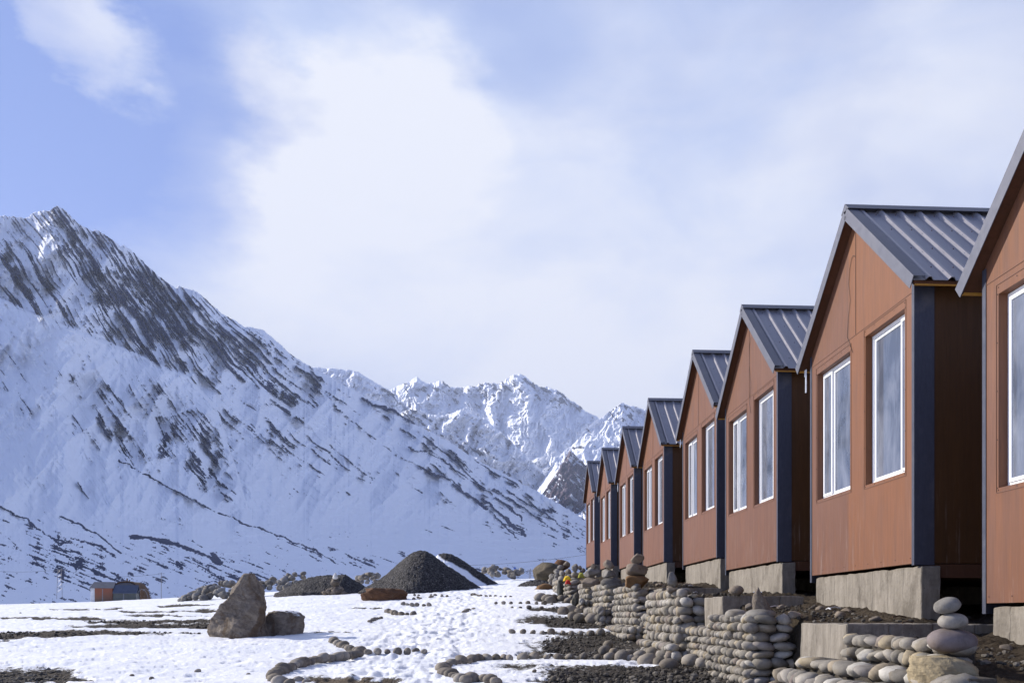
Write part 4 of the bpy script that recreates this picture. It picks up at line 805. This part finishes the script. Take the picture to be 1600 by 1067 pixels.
# loose stones lying in the soil at the foot of the piers
def scatter_px(pts, label, group, size, sink=.3):
    rr = random.Random(int(pts[0][0]*3))
    for (x, y) in pts:
        p = gpt(x, y)[0]; o = bpy.data.objects.new('loose_stone', KV[rr.randrange(10)]); COL.objects.link(o); k = size*rr.uniform(.75, 1.25)
        o.location = (p.x, p.y, G(p.x, p.y)+.085*k*(1-2*sink)); o.rotation_euler = (rr.uniform(-.3, .3), rr.uniform(-.3, .3), rr.uniform(0, 3)); o.scale = (k, k, k); tag(o, label, 'stone', group)
scatter_px([(945, 1019), (960, 1022), (973, 1030), (985, 1024), (1000, 1027), (1012, 1036), (1030, 1038), (1046, 1042), (1062, 1030), (1080, 1036), (950, 1010), (1100, 1040), (1020, 1024), (1040, 1029), (1075, 1024), (1095, 1030), (1112, 1036)], 'rounded stone lying loose at the foot of the stepped-foot pier', 'loose stones at the foot of the stepped pier', 1.25)
scatter_px([(895, 965), (905, 968), (915, 966), (927, 970), (938, 966), (950, 972), (962, 968), (975, 974), (880, 958), (893, 956), (905, 957), (920, 960), (935, 958), (950, 961), (990, 976), (1000, 986)], 'rounded stone lying loose below the two leaning-slab piers', 'loose stones below the far piers', 1.5)
scatter_px([(845, 936), (856, 937), (866, 936), (877, 937), (888, 940), (860, 941)], 'rounded stone lying loose in front of the farthest pier', 'loose stones by the farthest pier', 1.6)
scatter_px([(237, 1062), (206, 1057), (32, 958), (309, 1051), (388, 1055), (281, 944), (835, 1050), (865, 1062), (872, 976), (859, 971)], 'small dark stone poking out of the open snow', 'small dark stones in the snow', .32, .15)

# ------------------------------------------------------------------ boulders
def loft_boulder(name, label, prof, y_base, x_c, d, depth, mt, snow=0.0, seed=1, cat='boulder', flat=.0):
    """rock lofted from left/right extents at each height"""
    rs = np.random.RandomState(seed); n_ = 130; m_ = 110
    py = np.array([p[0] for p in prof], float); xl = np.array([p[1] for p in prof], float); xr = np.array([p[2] for p in prof], float)
    tt = np.linspace(0, 1, m_); yv = py[0]+(py[-1]-py[0])*tt; L_i = np.interp(yv, py[::-1], xl[::-1]); R_i = np.interp(yv, py[::-1], xr[::-1])
    ang = np.linspace(0, 2*math.pi, n_, endpoint=False); V = []
    cx = (L_i+R_i)/2; hw = (R_i-L_i)/2/F*d; zc = (y_base-yv)/F*d
    pl = rs.uniform(0, 2*math.pi, 7); ph = rs.uniform(.72, .98, 7)
    for i in range(m_):
        r_ = np.ones(n_)
        for a_, h_ in zip(pl, ph):
            c_ = np.cos(ang-a_-.4*math.sin(i*.04+a_)); r_ = np.minimum(r_, np.where(c_ > .2, h_/np.maximum(c_, .2), 9))
        x = np.cos(ang)*r_; y = np.sin(ang)*r_; x = x/np.abs(x).max()
        dp = depth*(.35+.65*math.sqrt(max(hw[i]/hw.max(), 0)))*(1-.25*tt[i])
        if i == m_-1: x = x*.6; y = y*.6
        V.append(np.stack([x*hw[i]+(cx[i]-x_c)/F*d, y*dp, np.full(n_, zc[i])], -1))
    V = np.array(V); P_ = V.reshape(-1, 3); c0 = P_.mean(0)
    P0_ = P_/min(1, hw.max()*1.4); P_, PK = P0_, P_; dsp = (n3(P_, 1.6, seed, 5)*.09+n3(P_, 6, seed+2, 4)*.05-np.abs(n3(P_, 3, seed+7, 4))*.09+n3(P_, 16, seed+9, 3)*.03)
    P_ = PK; nr = P_*1.0; nr[:, 2] *= .25; nr = nr/np.maximum(np.linalg.norm(nr, axis=1), 1e-3)[:, None]; P_ = P_+nr*dsp[:, None]*min(1, hw.max()*1.1+.02)
    P_ = np.concatenate([P_, [P_[-n_:].mean(0)+[0, 0, .01]]]); Fq = []
    for i in range(m_-1):
        for k in range(n_): j = (k+1) % n_; Fq.append((i*n_+k, i*n_+j, (i+1)*n_+j, (i+1)*n_+k))
    me = bpy.data.meshes.new(name); tri = [((m_-1)*n_+k, (m_-1)*n_+(k+1) % n_, m_*n_) for k in range(n_)]
    P_ = rotz(P_, -TH); me.from_pydata(P_.tolist(), [], Fq+tri); me.polygons.foreach_set('use_smooth', [True]*len(me.polygons))
    a = me.attributes.new('snow', 'FLOAT', 'POINT'); a.data.foreach_set('value', np.full(len(P_), snow, np.float32)); me.materials.append(mt)
    loc = atd(x_c, y_base, d); o = link(name, me, None, (loc.x, loc.y+depth*.4, loc.z-.03)); return tag(o, label, cat)
d1 = gpt(370, 993)[1]
loft_boulder('boulder', 'tall pointed brown and grey boulder standing alone on the snow', [(998, 322, 420), (985, 322, 418), (970, 326, 416), (950, 337, 415), (930, 350, 413), (915, 358, 406), (903, 368, 399), (897, 373, 397), (892, 377, 394)], 997, 370, d1, .55, M['boulder'], 0, 4)
loft_boulder('boulder', 'low squarish dark boulder with snow on top, right of the tall pointed one', [(996, 406, 474), (985, 406, 475), (970, 408, 476), (960, 411, 473), (954, 416, 465), (951, 425, 456)], 993, 442, d1+.6, .45, M['boulder'], 1.0, 9)
loft_boulder('pointed_stone', 'pale pointed stone standing upright on the tallest cobble pier', [(954, 1179, 1207), (945, 1177, 1206), (935, 1176, 1200), (925, 1178, 1193), (917, 1181, 1189), (913, 1184, 1186)], 954, 1192, 11.0, .08, M['cairn'], 0, 21, 'stone')
loft_boulder('flat_rock', 'broad ochre-crusted flat rock in the lower right corner, carrying the three round stones', [(1080, 1446, 1500), (1062, 1438, 1520), (1052, 1434, 1544), (1042, 1431, 1549), (1034, 1432, 1545), (1026, 1434, 1530), (1019, 1437, 1505)], 1080, 1485, 6.3, .3, M['ochre'], 0, 33, 'rock')
dk = gpt(600, 938)[1]
loft_boulder('rust_block', 'long rust-brown block of rock lying in front of the gravel heap', [(940, 567, 635), (935, 565, 636), (925, 563, 635), (920, 565, 630), (917, 568, 618)], 937, 600, dk, .7, M['rust'], 0, 14, 'rock')

# ------------------------------------------------------------------ gravel heaps
def heap(name, label, prof, y_base, x_c, d, depth, seed, snowf=None, mt='gravel'):
    px = np.array([p[0] for p in prof], float); pyv = np.array([p[1] for p in prof], float)
    xs_ = np.linspace(px[0]-6, px[-1]+6, 220); hh = np.interp(xs_, px, (y_base-pyv))/F*d; hh[0] = hh[-1] = 0
    t_ = np.linspace(-1, 1, 120); Xw = (xs_-x_c)/F*d; X, T2 = np.meshgrid(Xw, t_); H = np.interp(X, Xw, hh)
    wd_ = depth*(.35+.65*H/hh.max()); Y = T2*wd_; Zh = H*np.clip(1-np.abs(T2)**1.35, 0, 1)
    Zh = Zh+(fbm(X*1.2, Y*1.2, seed, 4)*.10+fbm(X*7, Y*7, seed+3, 4)*.045)*np.clip(Zh/.3, 0, 1)-.1
    Zh = Zh-.5*sstep(-.02, -.1, Zh)
    sn = snowf(X, Y, Zh) if snowf else np.zeros_like(X)
    me = np_mesh(name, rotz(np.stack([X, Y, Zh], -1).reshape(-1, 3), -TH), grid_faces(*X.shape), M[mt], True, {'snow': sn}); loc = atd(x_c, y_base, d)
    return tag(link(name, me, None, (loc.x, loc.y+depth*.5, loc.z)), label, 'heap', None)
dh = gpt(650, 925)[1]
heap('gravel_heap', 'large dark gravel heap in the middle of the snow field', [(553, 921), (575, 908), (600, 891), (618, 876), (632, 863), (642, 856), (652, 853.5), (664, 854), (675, 861), (690, 872), (715, 889), (740, 906), (768, 924)], 922, 660, dh, 2.6, 3, lambda X, Y, Z: sstep(.05, .5, Y+.1*fbm(X*2, Y*2, 5, 3))*sstep(-.6, .6, X))
heap('gravel_heap', 'second dark gravel heap behind the large one, with a band of snow on its flank', [(640, 912), (665, 880), (684, 861), (696, 859), (708, 861), (725, 872), (745, 886), (768, 901), (790, 915)], 914, 720, dh+4.5, 1.8, 6, lambda X, Y, Z: sstep(.06, -.04, Z-np.interp(X, [-1.6, -1.25, -.98, .37, 1.45, 2.4], [1.70, 1.62, 1.42, .72, -.05, -.2])+.10*fbm(X*2, Z*2, 8, 4))*(Y < .3))
heap('soil_heap', 'low long dark heap left of the large gravel heap', [(415, 926), (440, 915), (460, 904), (480, 896), (510, 893), (535, 893), (552, 903), (566, 912)], 925, 500, 46, 2.2, 9, lambda X, Y, Z: sstep(.2, .6, Y)*.9)
heap('moss_mound', 'low dark green mound between the gravel heaps and the right-hand boulders', [(805, 914), (815, 907), (830, 902), (850, 901), (872, 908)], 915, 835, 44, 1.2, 12)

# ------------------------------------------------------------------ heaped boulders along the plateau edge
rs = np.random.RandomState(5)
HV = [np_mesh('heaped_boulder', *cobble_v(3, .30, .24, .19, rs), M['heap']) for _ in range(6)]+[np_mesh('heaped_boulder', *crag_v(3, (.32, .26, .24), rs, 11, .05), M['heap']) for _ in range(6)]
def boulder_heap(n_, prof, base, d0, label, group, size, seed, depth=1.6):
    size *= .8; n_ = int(n_*1.3)
    rr = random.Random(seed); xs_ = [p[0] for p in prof]; ys_ = [p[1] for p in prof]
    for i in range(n_):
        x = rr.uniform(xs_[0], xs_[-1]); top = float(np.interp(x, xs_, ys_)); bs = float(np.interp(x, *base)); f_ = (rr.random())**.8; y = bs+(top-bs)*f_; k = size*rr.uniform(.6, 1.25)
        y = max(y, top+.15*k/d0*F)
        p = atd(x, y, d0+depth*(f_-.3)+rr.uniform(-.2, .2)); o = bpy.data.objects.new('heaped_boulder', HV[rr.randrange(12)]); COL.objects.link(o)
        o.location = p; o.rotation_euler = (rr.uniform(-.6, .6), rr.uniform(-.6, .6), rr.uniform(0, 6)); o.scale = (k, k, k); tag(o, label, 'boulder', group)
boulder_heap(78, [(284, 934), (300, 926), (320, 916), (345, 908), (365, 907), (420, 908), (432, 899), (455, 896), (475, 893)], ([284, 330, 480], [937, 934, 925]), 50, 'rounded boulder in the long heap behind the tall pointed boulder', 'boulders heaped behind the tall boulder', 1.0, 3)
boulder_heap(16, [(552, 902), (566, 898), (580, 892), (590, 896)], ([552, 590], [912, 908]), 52, 'pale boulder behind the left flank of the large gravel heap', 'boulders behind the gravel heap', .8, 5)
boulder_heap(20, [(756, 888), (768, 882), (785, 885), (800, 884), (822, 892)], ([756, 822], [899, 903]), 56, 'grey boulder of the small heap right of the gravel heaps', 'boulders right of the gravel heaps', .95, 7)
boulder_heap(26, [(858, 905), (870, 886), (885, 878), (900, 882), (912, 888)], ([858, 912], [916, 920]), 42, 'pale boulder piled between the large brown boulder and the farthest pier', 'boulders beside the farthest cabin', .75, 9)
px_stone('brown_boulder', 'large rounded olive-brown boulder left of the farthest cabin', (832, 878, 876, 910), 48, M['rust'], 'crag', .9, np.random.RandomState(3), cat='boulder')
bpy.context.scene.objects['brown_boulder'].data.materials[0] = M['olive']
px_stone('brown_boulder', 'rusty boulder on top of the pile left of the farthest cabin', (865, 874, 891, 893), 49, M['rust'], 'crag', .5, np.random.RandomState(13), cat='boulder')
px_stone('tawny_boulder', 'orange and brown split boulder lying on the snow by the farthest pier', (834, 911, 866, 930), 40, M['orange'], 'crag', .5, np.random.RandomState(23), cat='boulder')
# small cairn with a white pointed top
rs = np.random.RandomState(77); rr = random.Random(4); dc = gpt(523, 929)[1]
for i in range(22):
    x = 523+rr.gauss(0, 10); hgt = max(0, 15-abs(x-523)*.75); y = 928-rr.uniform(0, hgt); V, Fc = crag_v(2, (.14, .12, .11), rs, 10, .05)
    V = V*rr.uniform(.7, 1.2); put_rock('cairn_stone', 'dark stone in the low cairn that carries a white pointed stone', 'stone', V, Fc, atd(x, y, dc+rr.uniform(-.25, .25)), M['cairn'], 'stones of the low cairn')
px_stone('cairn_stone', 'dark block right under the white pointed stone', (517, 903, 531, 916), dc, M['cairn'], 'crag', .2)
V, Fc = ICO[3]; V = V.copy(); k = 1-.42*(V[:, 2]+1); V = V*np.stack([k*.19, k*.16, np.full(len(V), .17)], -1)*(1+n3(V, 2, 6, 3)*.1)[:, None]
put_rock('pointed_stone', 'white pointed stone crowning the low cairn', 'stone', V, Fc, atd(524, 899.5, dc), M['white'])

# ------------------------------------------------------------------ far huts, dome shelter, dish, poles, person
q = mat('orange_hut_wall'); n = q.noise(q.co, 1.5, 4); z = q.node('ShaderNodeSeparateXYZ', {0: q.co}).outputs[2]
setp(q, color=q.mix(q.ramp(q.math('MULTIPLY_ADD', n, .6, q.math('MULTIPLY', z, .45)), [(.35, 0.0), (.75, 1.0)]), (.13, .095, .06), (.24, .075, .035)), rough=.6); M['horange'] = q.m
def flat(name, c, rough=.7, metal=0):
    q = mat(name); n = q.noise(q.co, 2.0, 5, .6); setp(q, color=q.mix(q.ramp(n, [(.3, 0.0), (.7, 1.0)]), tuple(v*.8 for v in c), tuple(v*1.15 for v in c)), rough=rough, metal=metal); return q.m
M['hwhite'] = flat('white_hut_wall', (.62, .63, .66)); M['hgrey'] = flat('grey_green_hut_wall', (.11, .115, .10)); M['hroof'] = flat('grey_sheet_roof', (.14, .14, .155), .5, .3); M['hblue'] = flat('blue_sheet_roof', (.07, .085, .13), .45, .3)
M['tarp'] = flat('brown_tarpaulin', (.10, .055, .03), .9); M['steel'] = flat('galvanised_steel', (.22, .22, .24), .5, .6); M['blue'] = flat('blue_cloth', (.03, .09, .35), .9); M['skin'] = flat('skin', (.3, .17, .12), .8)
def at_scale(px, d): return px/F*d
dhut = 92.0
def hut(name, label, x0, x1, ytop, yeave, ybase, xfront, wallm, endm, roofm):
    p = atd(xfront, ybase, dhut); r = empty(name, p, -TH); tag(r, label, 'hut'); w_ = at_scale(x1-xfront, dhut); e_ = at_scale(xfront-x0, dhut); he = at_scale(ybase-yeave, dhut); ht = at_scale(ybase-ytop, dhut); dp = 1.5
    r.rotation_euler.z = -TH+R(12)
    m = MB(); m.box(0, w_, 0, .05, -.3, he); m.box(0, w_, dp-.05, dp, -.3, he); m.box(w_-.05, w_-.002, .05, dp-.05, -.3, he); m.build('wall', wallm, r)
    m = MB(); m.box(-e_*.55, .0, .08, dp-.08, -.3, he*.97); m.build('side_wall', endm, r)
    m = MB(); ov = .12
    for sg in (0, 1):
        y0 = -ov if sg == 0 else dp+ov; a_ = [(-e_*.6, y0, he-.04), (w_+ov, y0, he-.04), (w_+ov, dp/2, ht), (-e_*.3, dp/2, ht)]; m.hexa(a_+[(x, y, z+.05) for (x, y, z) in a_])
    m.build('roof', roofm, r)
    m = MB(); m.box(w_*.42, w_*.46, -.012, 0, .05, he*.92); m.build('door_edge', M['steel'], r); return r
hut('hut', 'small hut with an orange front and a white side wall, leftmost at the plateau edge', 136, 174, 909, 918, 942, 148, M['horange'], M['hwhite'], M['hroof'])
hut('hut', 'small grey hut with a blue-grey hipped roof, right of the orange-fronted hut', 175, 210, 914, 926, 941, 178, M['hgrey'], M['hgrey'], M['hblue'])
# domed tarpaulin shelter
n_ = 40; a_ = np.linspace(0, math.pi, n_); t_ = np.linspace(0, 1, 12); AA, TT = np.meshgrid(a_, t_); sc = 24/F*dhut
r_ = 1+.05*fbm(AA*3, TT*4, 3, 3); X = np.sign(np.cos(AA))*np.abs(np.cos(AA))**.7*sc*r_; Z = np.abs(np.sin(AA))**.75*33/F*dhut*r_; Y = TT*2.4-.3*np.sin(AA)*0
V = np.stack([X, Y, Z], -1).reshape(-1, 3); cap = []
me = np_mesh('tarp_shelter', V, grid_faces(12, n_), M['tarp']); p = atd(195, 941, dhut+2.6); r = empty('tarp_shelter', p, -TH); tag(r, 'brown domed tarpaulin shelter behind the grey hut', 'shelter'); link('tarpaulin', me, r).modifiers.new('t', 'SOLIDIFY').thickness = .06
m = MB(); m.prism([(x, z) for x, z in zip(X[0], Z[0])], 2.3, 2.36, 'y'); m.build('end_panel', M['tarp'], r)
m = MB(); m.prism([(x*.96, z*.96) for x, z in zip(X[0], Z[0])], .1, .16, 'y'); m.build('front_panel', M['hroof'], r)
m = MB(); m.tube([(-.15, .8, 2.0), (-.1, .8, 2.5)], .07, 6); m.tube([(.1, .8, 2.0), (.14, .8, 2.35)], .06, 6); m.build('vent_pipe', M['tarp'], r)
# wire hoop frame right of the shelter
p = atd(222, 940, dhut); r = empty('hoop_frame', p, -TH); tag(r, 'thin bare hoop frame right of the tarpaulin shelter', 'frame')
for dy in (0, .8):
    m = MB(); m.tube([(.62*math.cos(a), dy, 1.25*math.sin(a)) for a in np.linspace(0, math.pi, 16)], .02, 5); m.build('hoop', M['steel'], r)
m = MB(); m.tube([(-.6, 0, .5), (-.6, .8, .5)], .015, 5); m.tube([(.6, 0, .5), (.6, .8, .5)], .015, 5); m.tube([(0, 0, 1.25), (0, .8, 1.25)], .015, 5); m.build('brace', M['steel'], r)
# person in dark clothes by the shelter and a person in blue behind the boulders
def person(label, px, ybase, d, h, mtop, rz=0):
    bm = bmesh.new(); sk = {'hip': (0, 0, .52), 'ch': (0, .0, .74), 'nk': (0, 0, .83), 'hd': (0, .01, .88), 'tp': (0, .01, .96), 'sl': (-.11, 0, .80), 'el': (-.15, .0, .63), 'hl': (-.14, -.05, .48), 'sr': (.11, 0, .80), 'er': (.15, 0, .63), 'hr': (.14, -.05, .48),
          'tl': (-.055, 0, .49), 'kl': (-.07, -.02, .27), 'al': (-.075, .02, .035), 'fl': (-.08, -.07, .015), 'tr': (.055, 0, .49), 'kr': (.07, -.04, .27), 'ar': (.07, -.0, .035), 'fr': (.075, -.09, .015)}
    rad = dict(hip=.085, ch=.095, nk=.04, hd=.06, tp=.05, sl=.045, el=.035, hl=.02, sr=.045, er=.035, hr=.02, tl=.065, kl=.045, al=.03, fl=.022, tr=.065, kr=.045, ar=.03, fr=.022)
    vs = {}; order = list(sk)
    me = bpy.data.meshes.new('person'); E_ = [('hip', 'ch'), ('ch', 'nk'), ('nk', 'hd'), ('hd', 'tp'), ('ch', 'sl'), ('sl', 'el'), ('el', 'hl'), ('ch', 'sr'), ('sr', 'er'), ('er', 'hr'), ('hip', 'tl'), ('tl', 'kl'), ('kl', 'al'), ('al', 'fl'), ('hip', 'tr'), ('tr', 'kr'), ('kr', 'ar'), ('ar', 'fr')]
    me.from_pydata([tuple(c*h for c in sk[k]) for k in order], [(order.index(a), order.index(b)) for a, b in E_], []); bm.free()
    o = link('person', me, None, atd(px, ybase, d)); o.rotation_euler.z = rz; m_ = o.modifiers.new('skin', 'SKIN')
    for i, k in enumerate(order): me.skin_vertices[0].data[i].radius = (rad[k]*h, rad[k]*h*.8)
    me.skin_vertices[0].data[0].use_root = True; o.modifiers.new('sub', 'SUBSURF').levels = 1; me.materials.append(mtop); tag(o, label, 'person'); return o
for_skin = None
person('person in dark clothes standing right of the tarpaulin shelter', 222, 941, 91, 1.35, M['tarp'], 1.0)
person('distant person in blue clothes standing behind the small boulder heap', 804.5, 897, 190, 1.7, M['blue'], .5)
# utility poles and wires
def pole(label, px, ytop, ybot, d, lattice=False):
    p = atd(px, ybot, d); h = (ybot-ytop)/F*d; r = empty('utility_pole', p, -TH); tag(r, label, 'utility pole', 'distant utility poles')
    m = MB(); w_ = .022*d/60
    if lattice:
        for s in (-1, 1): m.tube([(s*.45, 0, -1), (s*.30, 0, h)], w_*.7, 5)
        for k in range(5):
            z = h*k/5; m.tube([(-.42, 0, z), (.4, 0, z+h/5)], w_*.4, 4)
    else: m.tube([(0, 0, -1), (0, 0, h)], w_, 6)
    m.build('mast', M['steel'], r); m = MB(); m.box(-.6, .6, -.03, .03, h-.25, h-.18); m.build('crossarm', M['steel'], r); return p+Vector((0, 0, h-.2))
tops = [pole('twin-legged pole at the far left, left of the orange-fronted hut', 93, 888, 926, 150, True), pole('thin pole right of the hoop frame, against the mountain foot', 252, 894, 936, 170), pole('thin pole behind the large olive-brown boulder', 848.5, 872, 898, 150), pole('short thin pole behind the small boulder heap on the right', 829, 888, 902, 150), pole('small pole just left of the large olive-brown boulder', 827, 890, 902, 150)][:3]
def wire(label, a_, b_, sag, rad=.012):
    pts = [Vector(a_).lerp(Vector(b_), k/24)-Vector((0, 0, sag*4*(k/24)*(1-k/24))) for k in range(25)]; c = sum(pts, Vector())/25; m = MB(); m.tube([p-c for p in pts], rad, 4); o = m.build('overhead_wire', M['cable'], None, smooth=True); o.location = c; tag(o, label, 'wire', 'overhead wires')
wire('overhead wire sloping up to the farthest cabin across the snowy foot', atd(700, 883, 150), atd(930, 864, 150), .5, .022)
wire('faint overhead wire running left across the mountain foot', tops[0], tops[1], .8, .016)
wire('faint overhead wire leaving the photo at the far left', atd(-80, 884, 150), tops[0], .6, .016)

# ------------------------------------------------------------------ ground clutter: loose gravel, clods and twigs
def pebbles(name, n_, place, smin, smax, seed, mt):
    rs = np.random.RandomState(seed); mg = Merge(); V0, F0 = ICO[1]
    for _ in range(n_):
        p = place(rs)
        if p is None: continue
        k = smin*(smax/smin)**(rs.rand()**2.2); V = V0*(1+rs.uniform(-.22, .22, (len(V0), 1)))*np.array([k, k*rs.uniform(.7, 1), k*rs.uniform(.5, .8)]); mg.add(rotz(V, rs.uniform(0, 6))+np.array(p), F0, rs.rand())
    me = mg.mesh(name, mt, False); return tag(link(name, me), kind='stuff')
def pl_ground(rs):
    for _ in range(8):
        x = rs.uniform(850, 1260); y = rs.uniform(934, 1090)
        if rs.rand() < .35: x = rs.uniform(-20, 340); y = rs.uniform(968, 1066)
        s = soil_px(np.array([x]), np.array([y]))[0]
        if s > .35+.1*rs.rand():
            p, d_ = gpt(x, y)
            if p.x < 3.25: return (p.x, p.y, p.z-.02)
    return None
pebbles('loose_gravel', 5200, pl_ground, .012, .06, 3, M['pebble'])
def pl_terr(rs):
    y = 5.5*(46/5.5)**rs.rand(); x = rs.uniform(TX-.05, 4.85) if rs.rand() < .8 else rs.uniform(4.8, 6.5); return (x, y, float(TZ(y))+rs.uniform(.01, .06))
pebbles('terrace_rubble', 3000, pl_terr, .01, .045, 4, M['pebble'])
rr = random.Random(8); tw = []
for i in range(16):
    y = rr.uniform(7, 20); x = rr.uniform(3.7, 4.6); a = rr.uniform(0, 3); l_ = rr.uniform(.1, .25); z = float(TZ(y))+.09
    m = MB(); m.tube([(-l_/2*math.cos(a), -l_/2*math.sin(a), 0), (0, 0, .015), (l_/2*math.cos(a), l_/2*math.sin(a), 0)], .008, 5); o = m.build('wood_offcut', M['hwhite'] if i % 3 else M['tarp'], None); o.location = (x, y, z); tag(o, 'thin pale stick lying on the dirt terrace between piers and cabins', 'stick', 'sticks lying on the terrace')
rs = np.random.RandomState(123)
for i in range(26):
    y = rs.uniform(6.5, 24); x = rs.uniform(3.6, 4.7) if i % 2 else rs.uniform(4.7, 6.2)
    if any(cy-.1 < y < cy+W_+.1 for cy, _ in CAB) and x > 4.65: x = rs.uniform(3.6, 4.5)
    V, Fc = crag_v(3, (.13, .11, .09), rs, 10, .07); k = rs.uniform(.25, .8); put_rock('dirt_clod', 'dark angular lump of rock lying in the dirt at the foot of the cabins', 'rock', V*k, Fc, (x, y, float(TZ(y))+.05), M['cairn'], 'lumps of rock at the foot of the cabins')
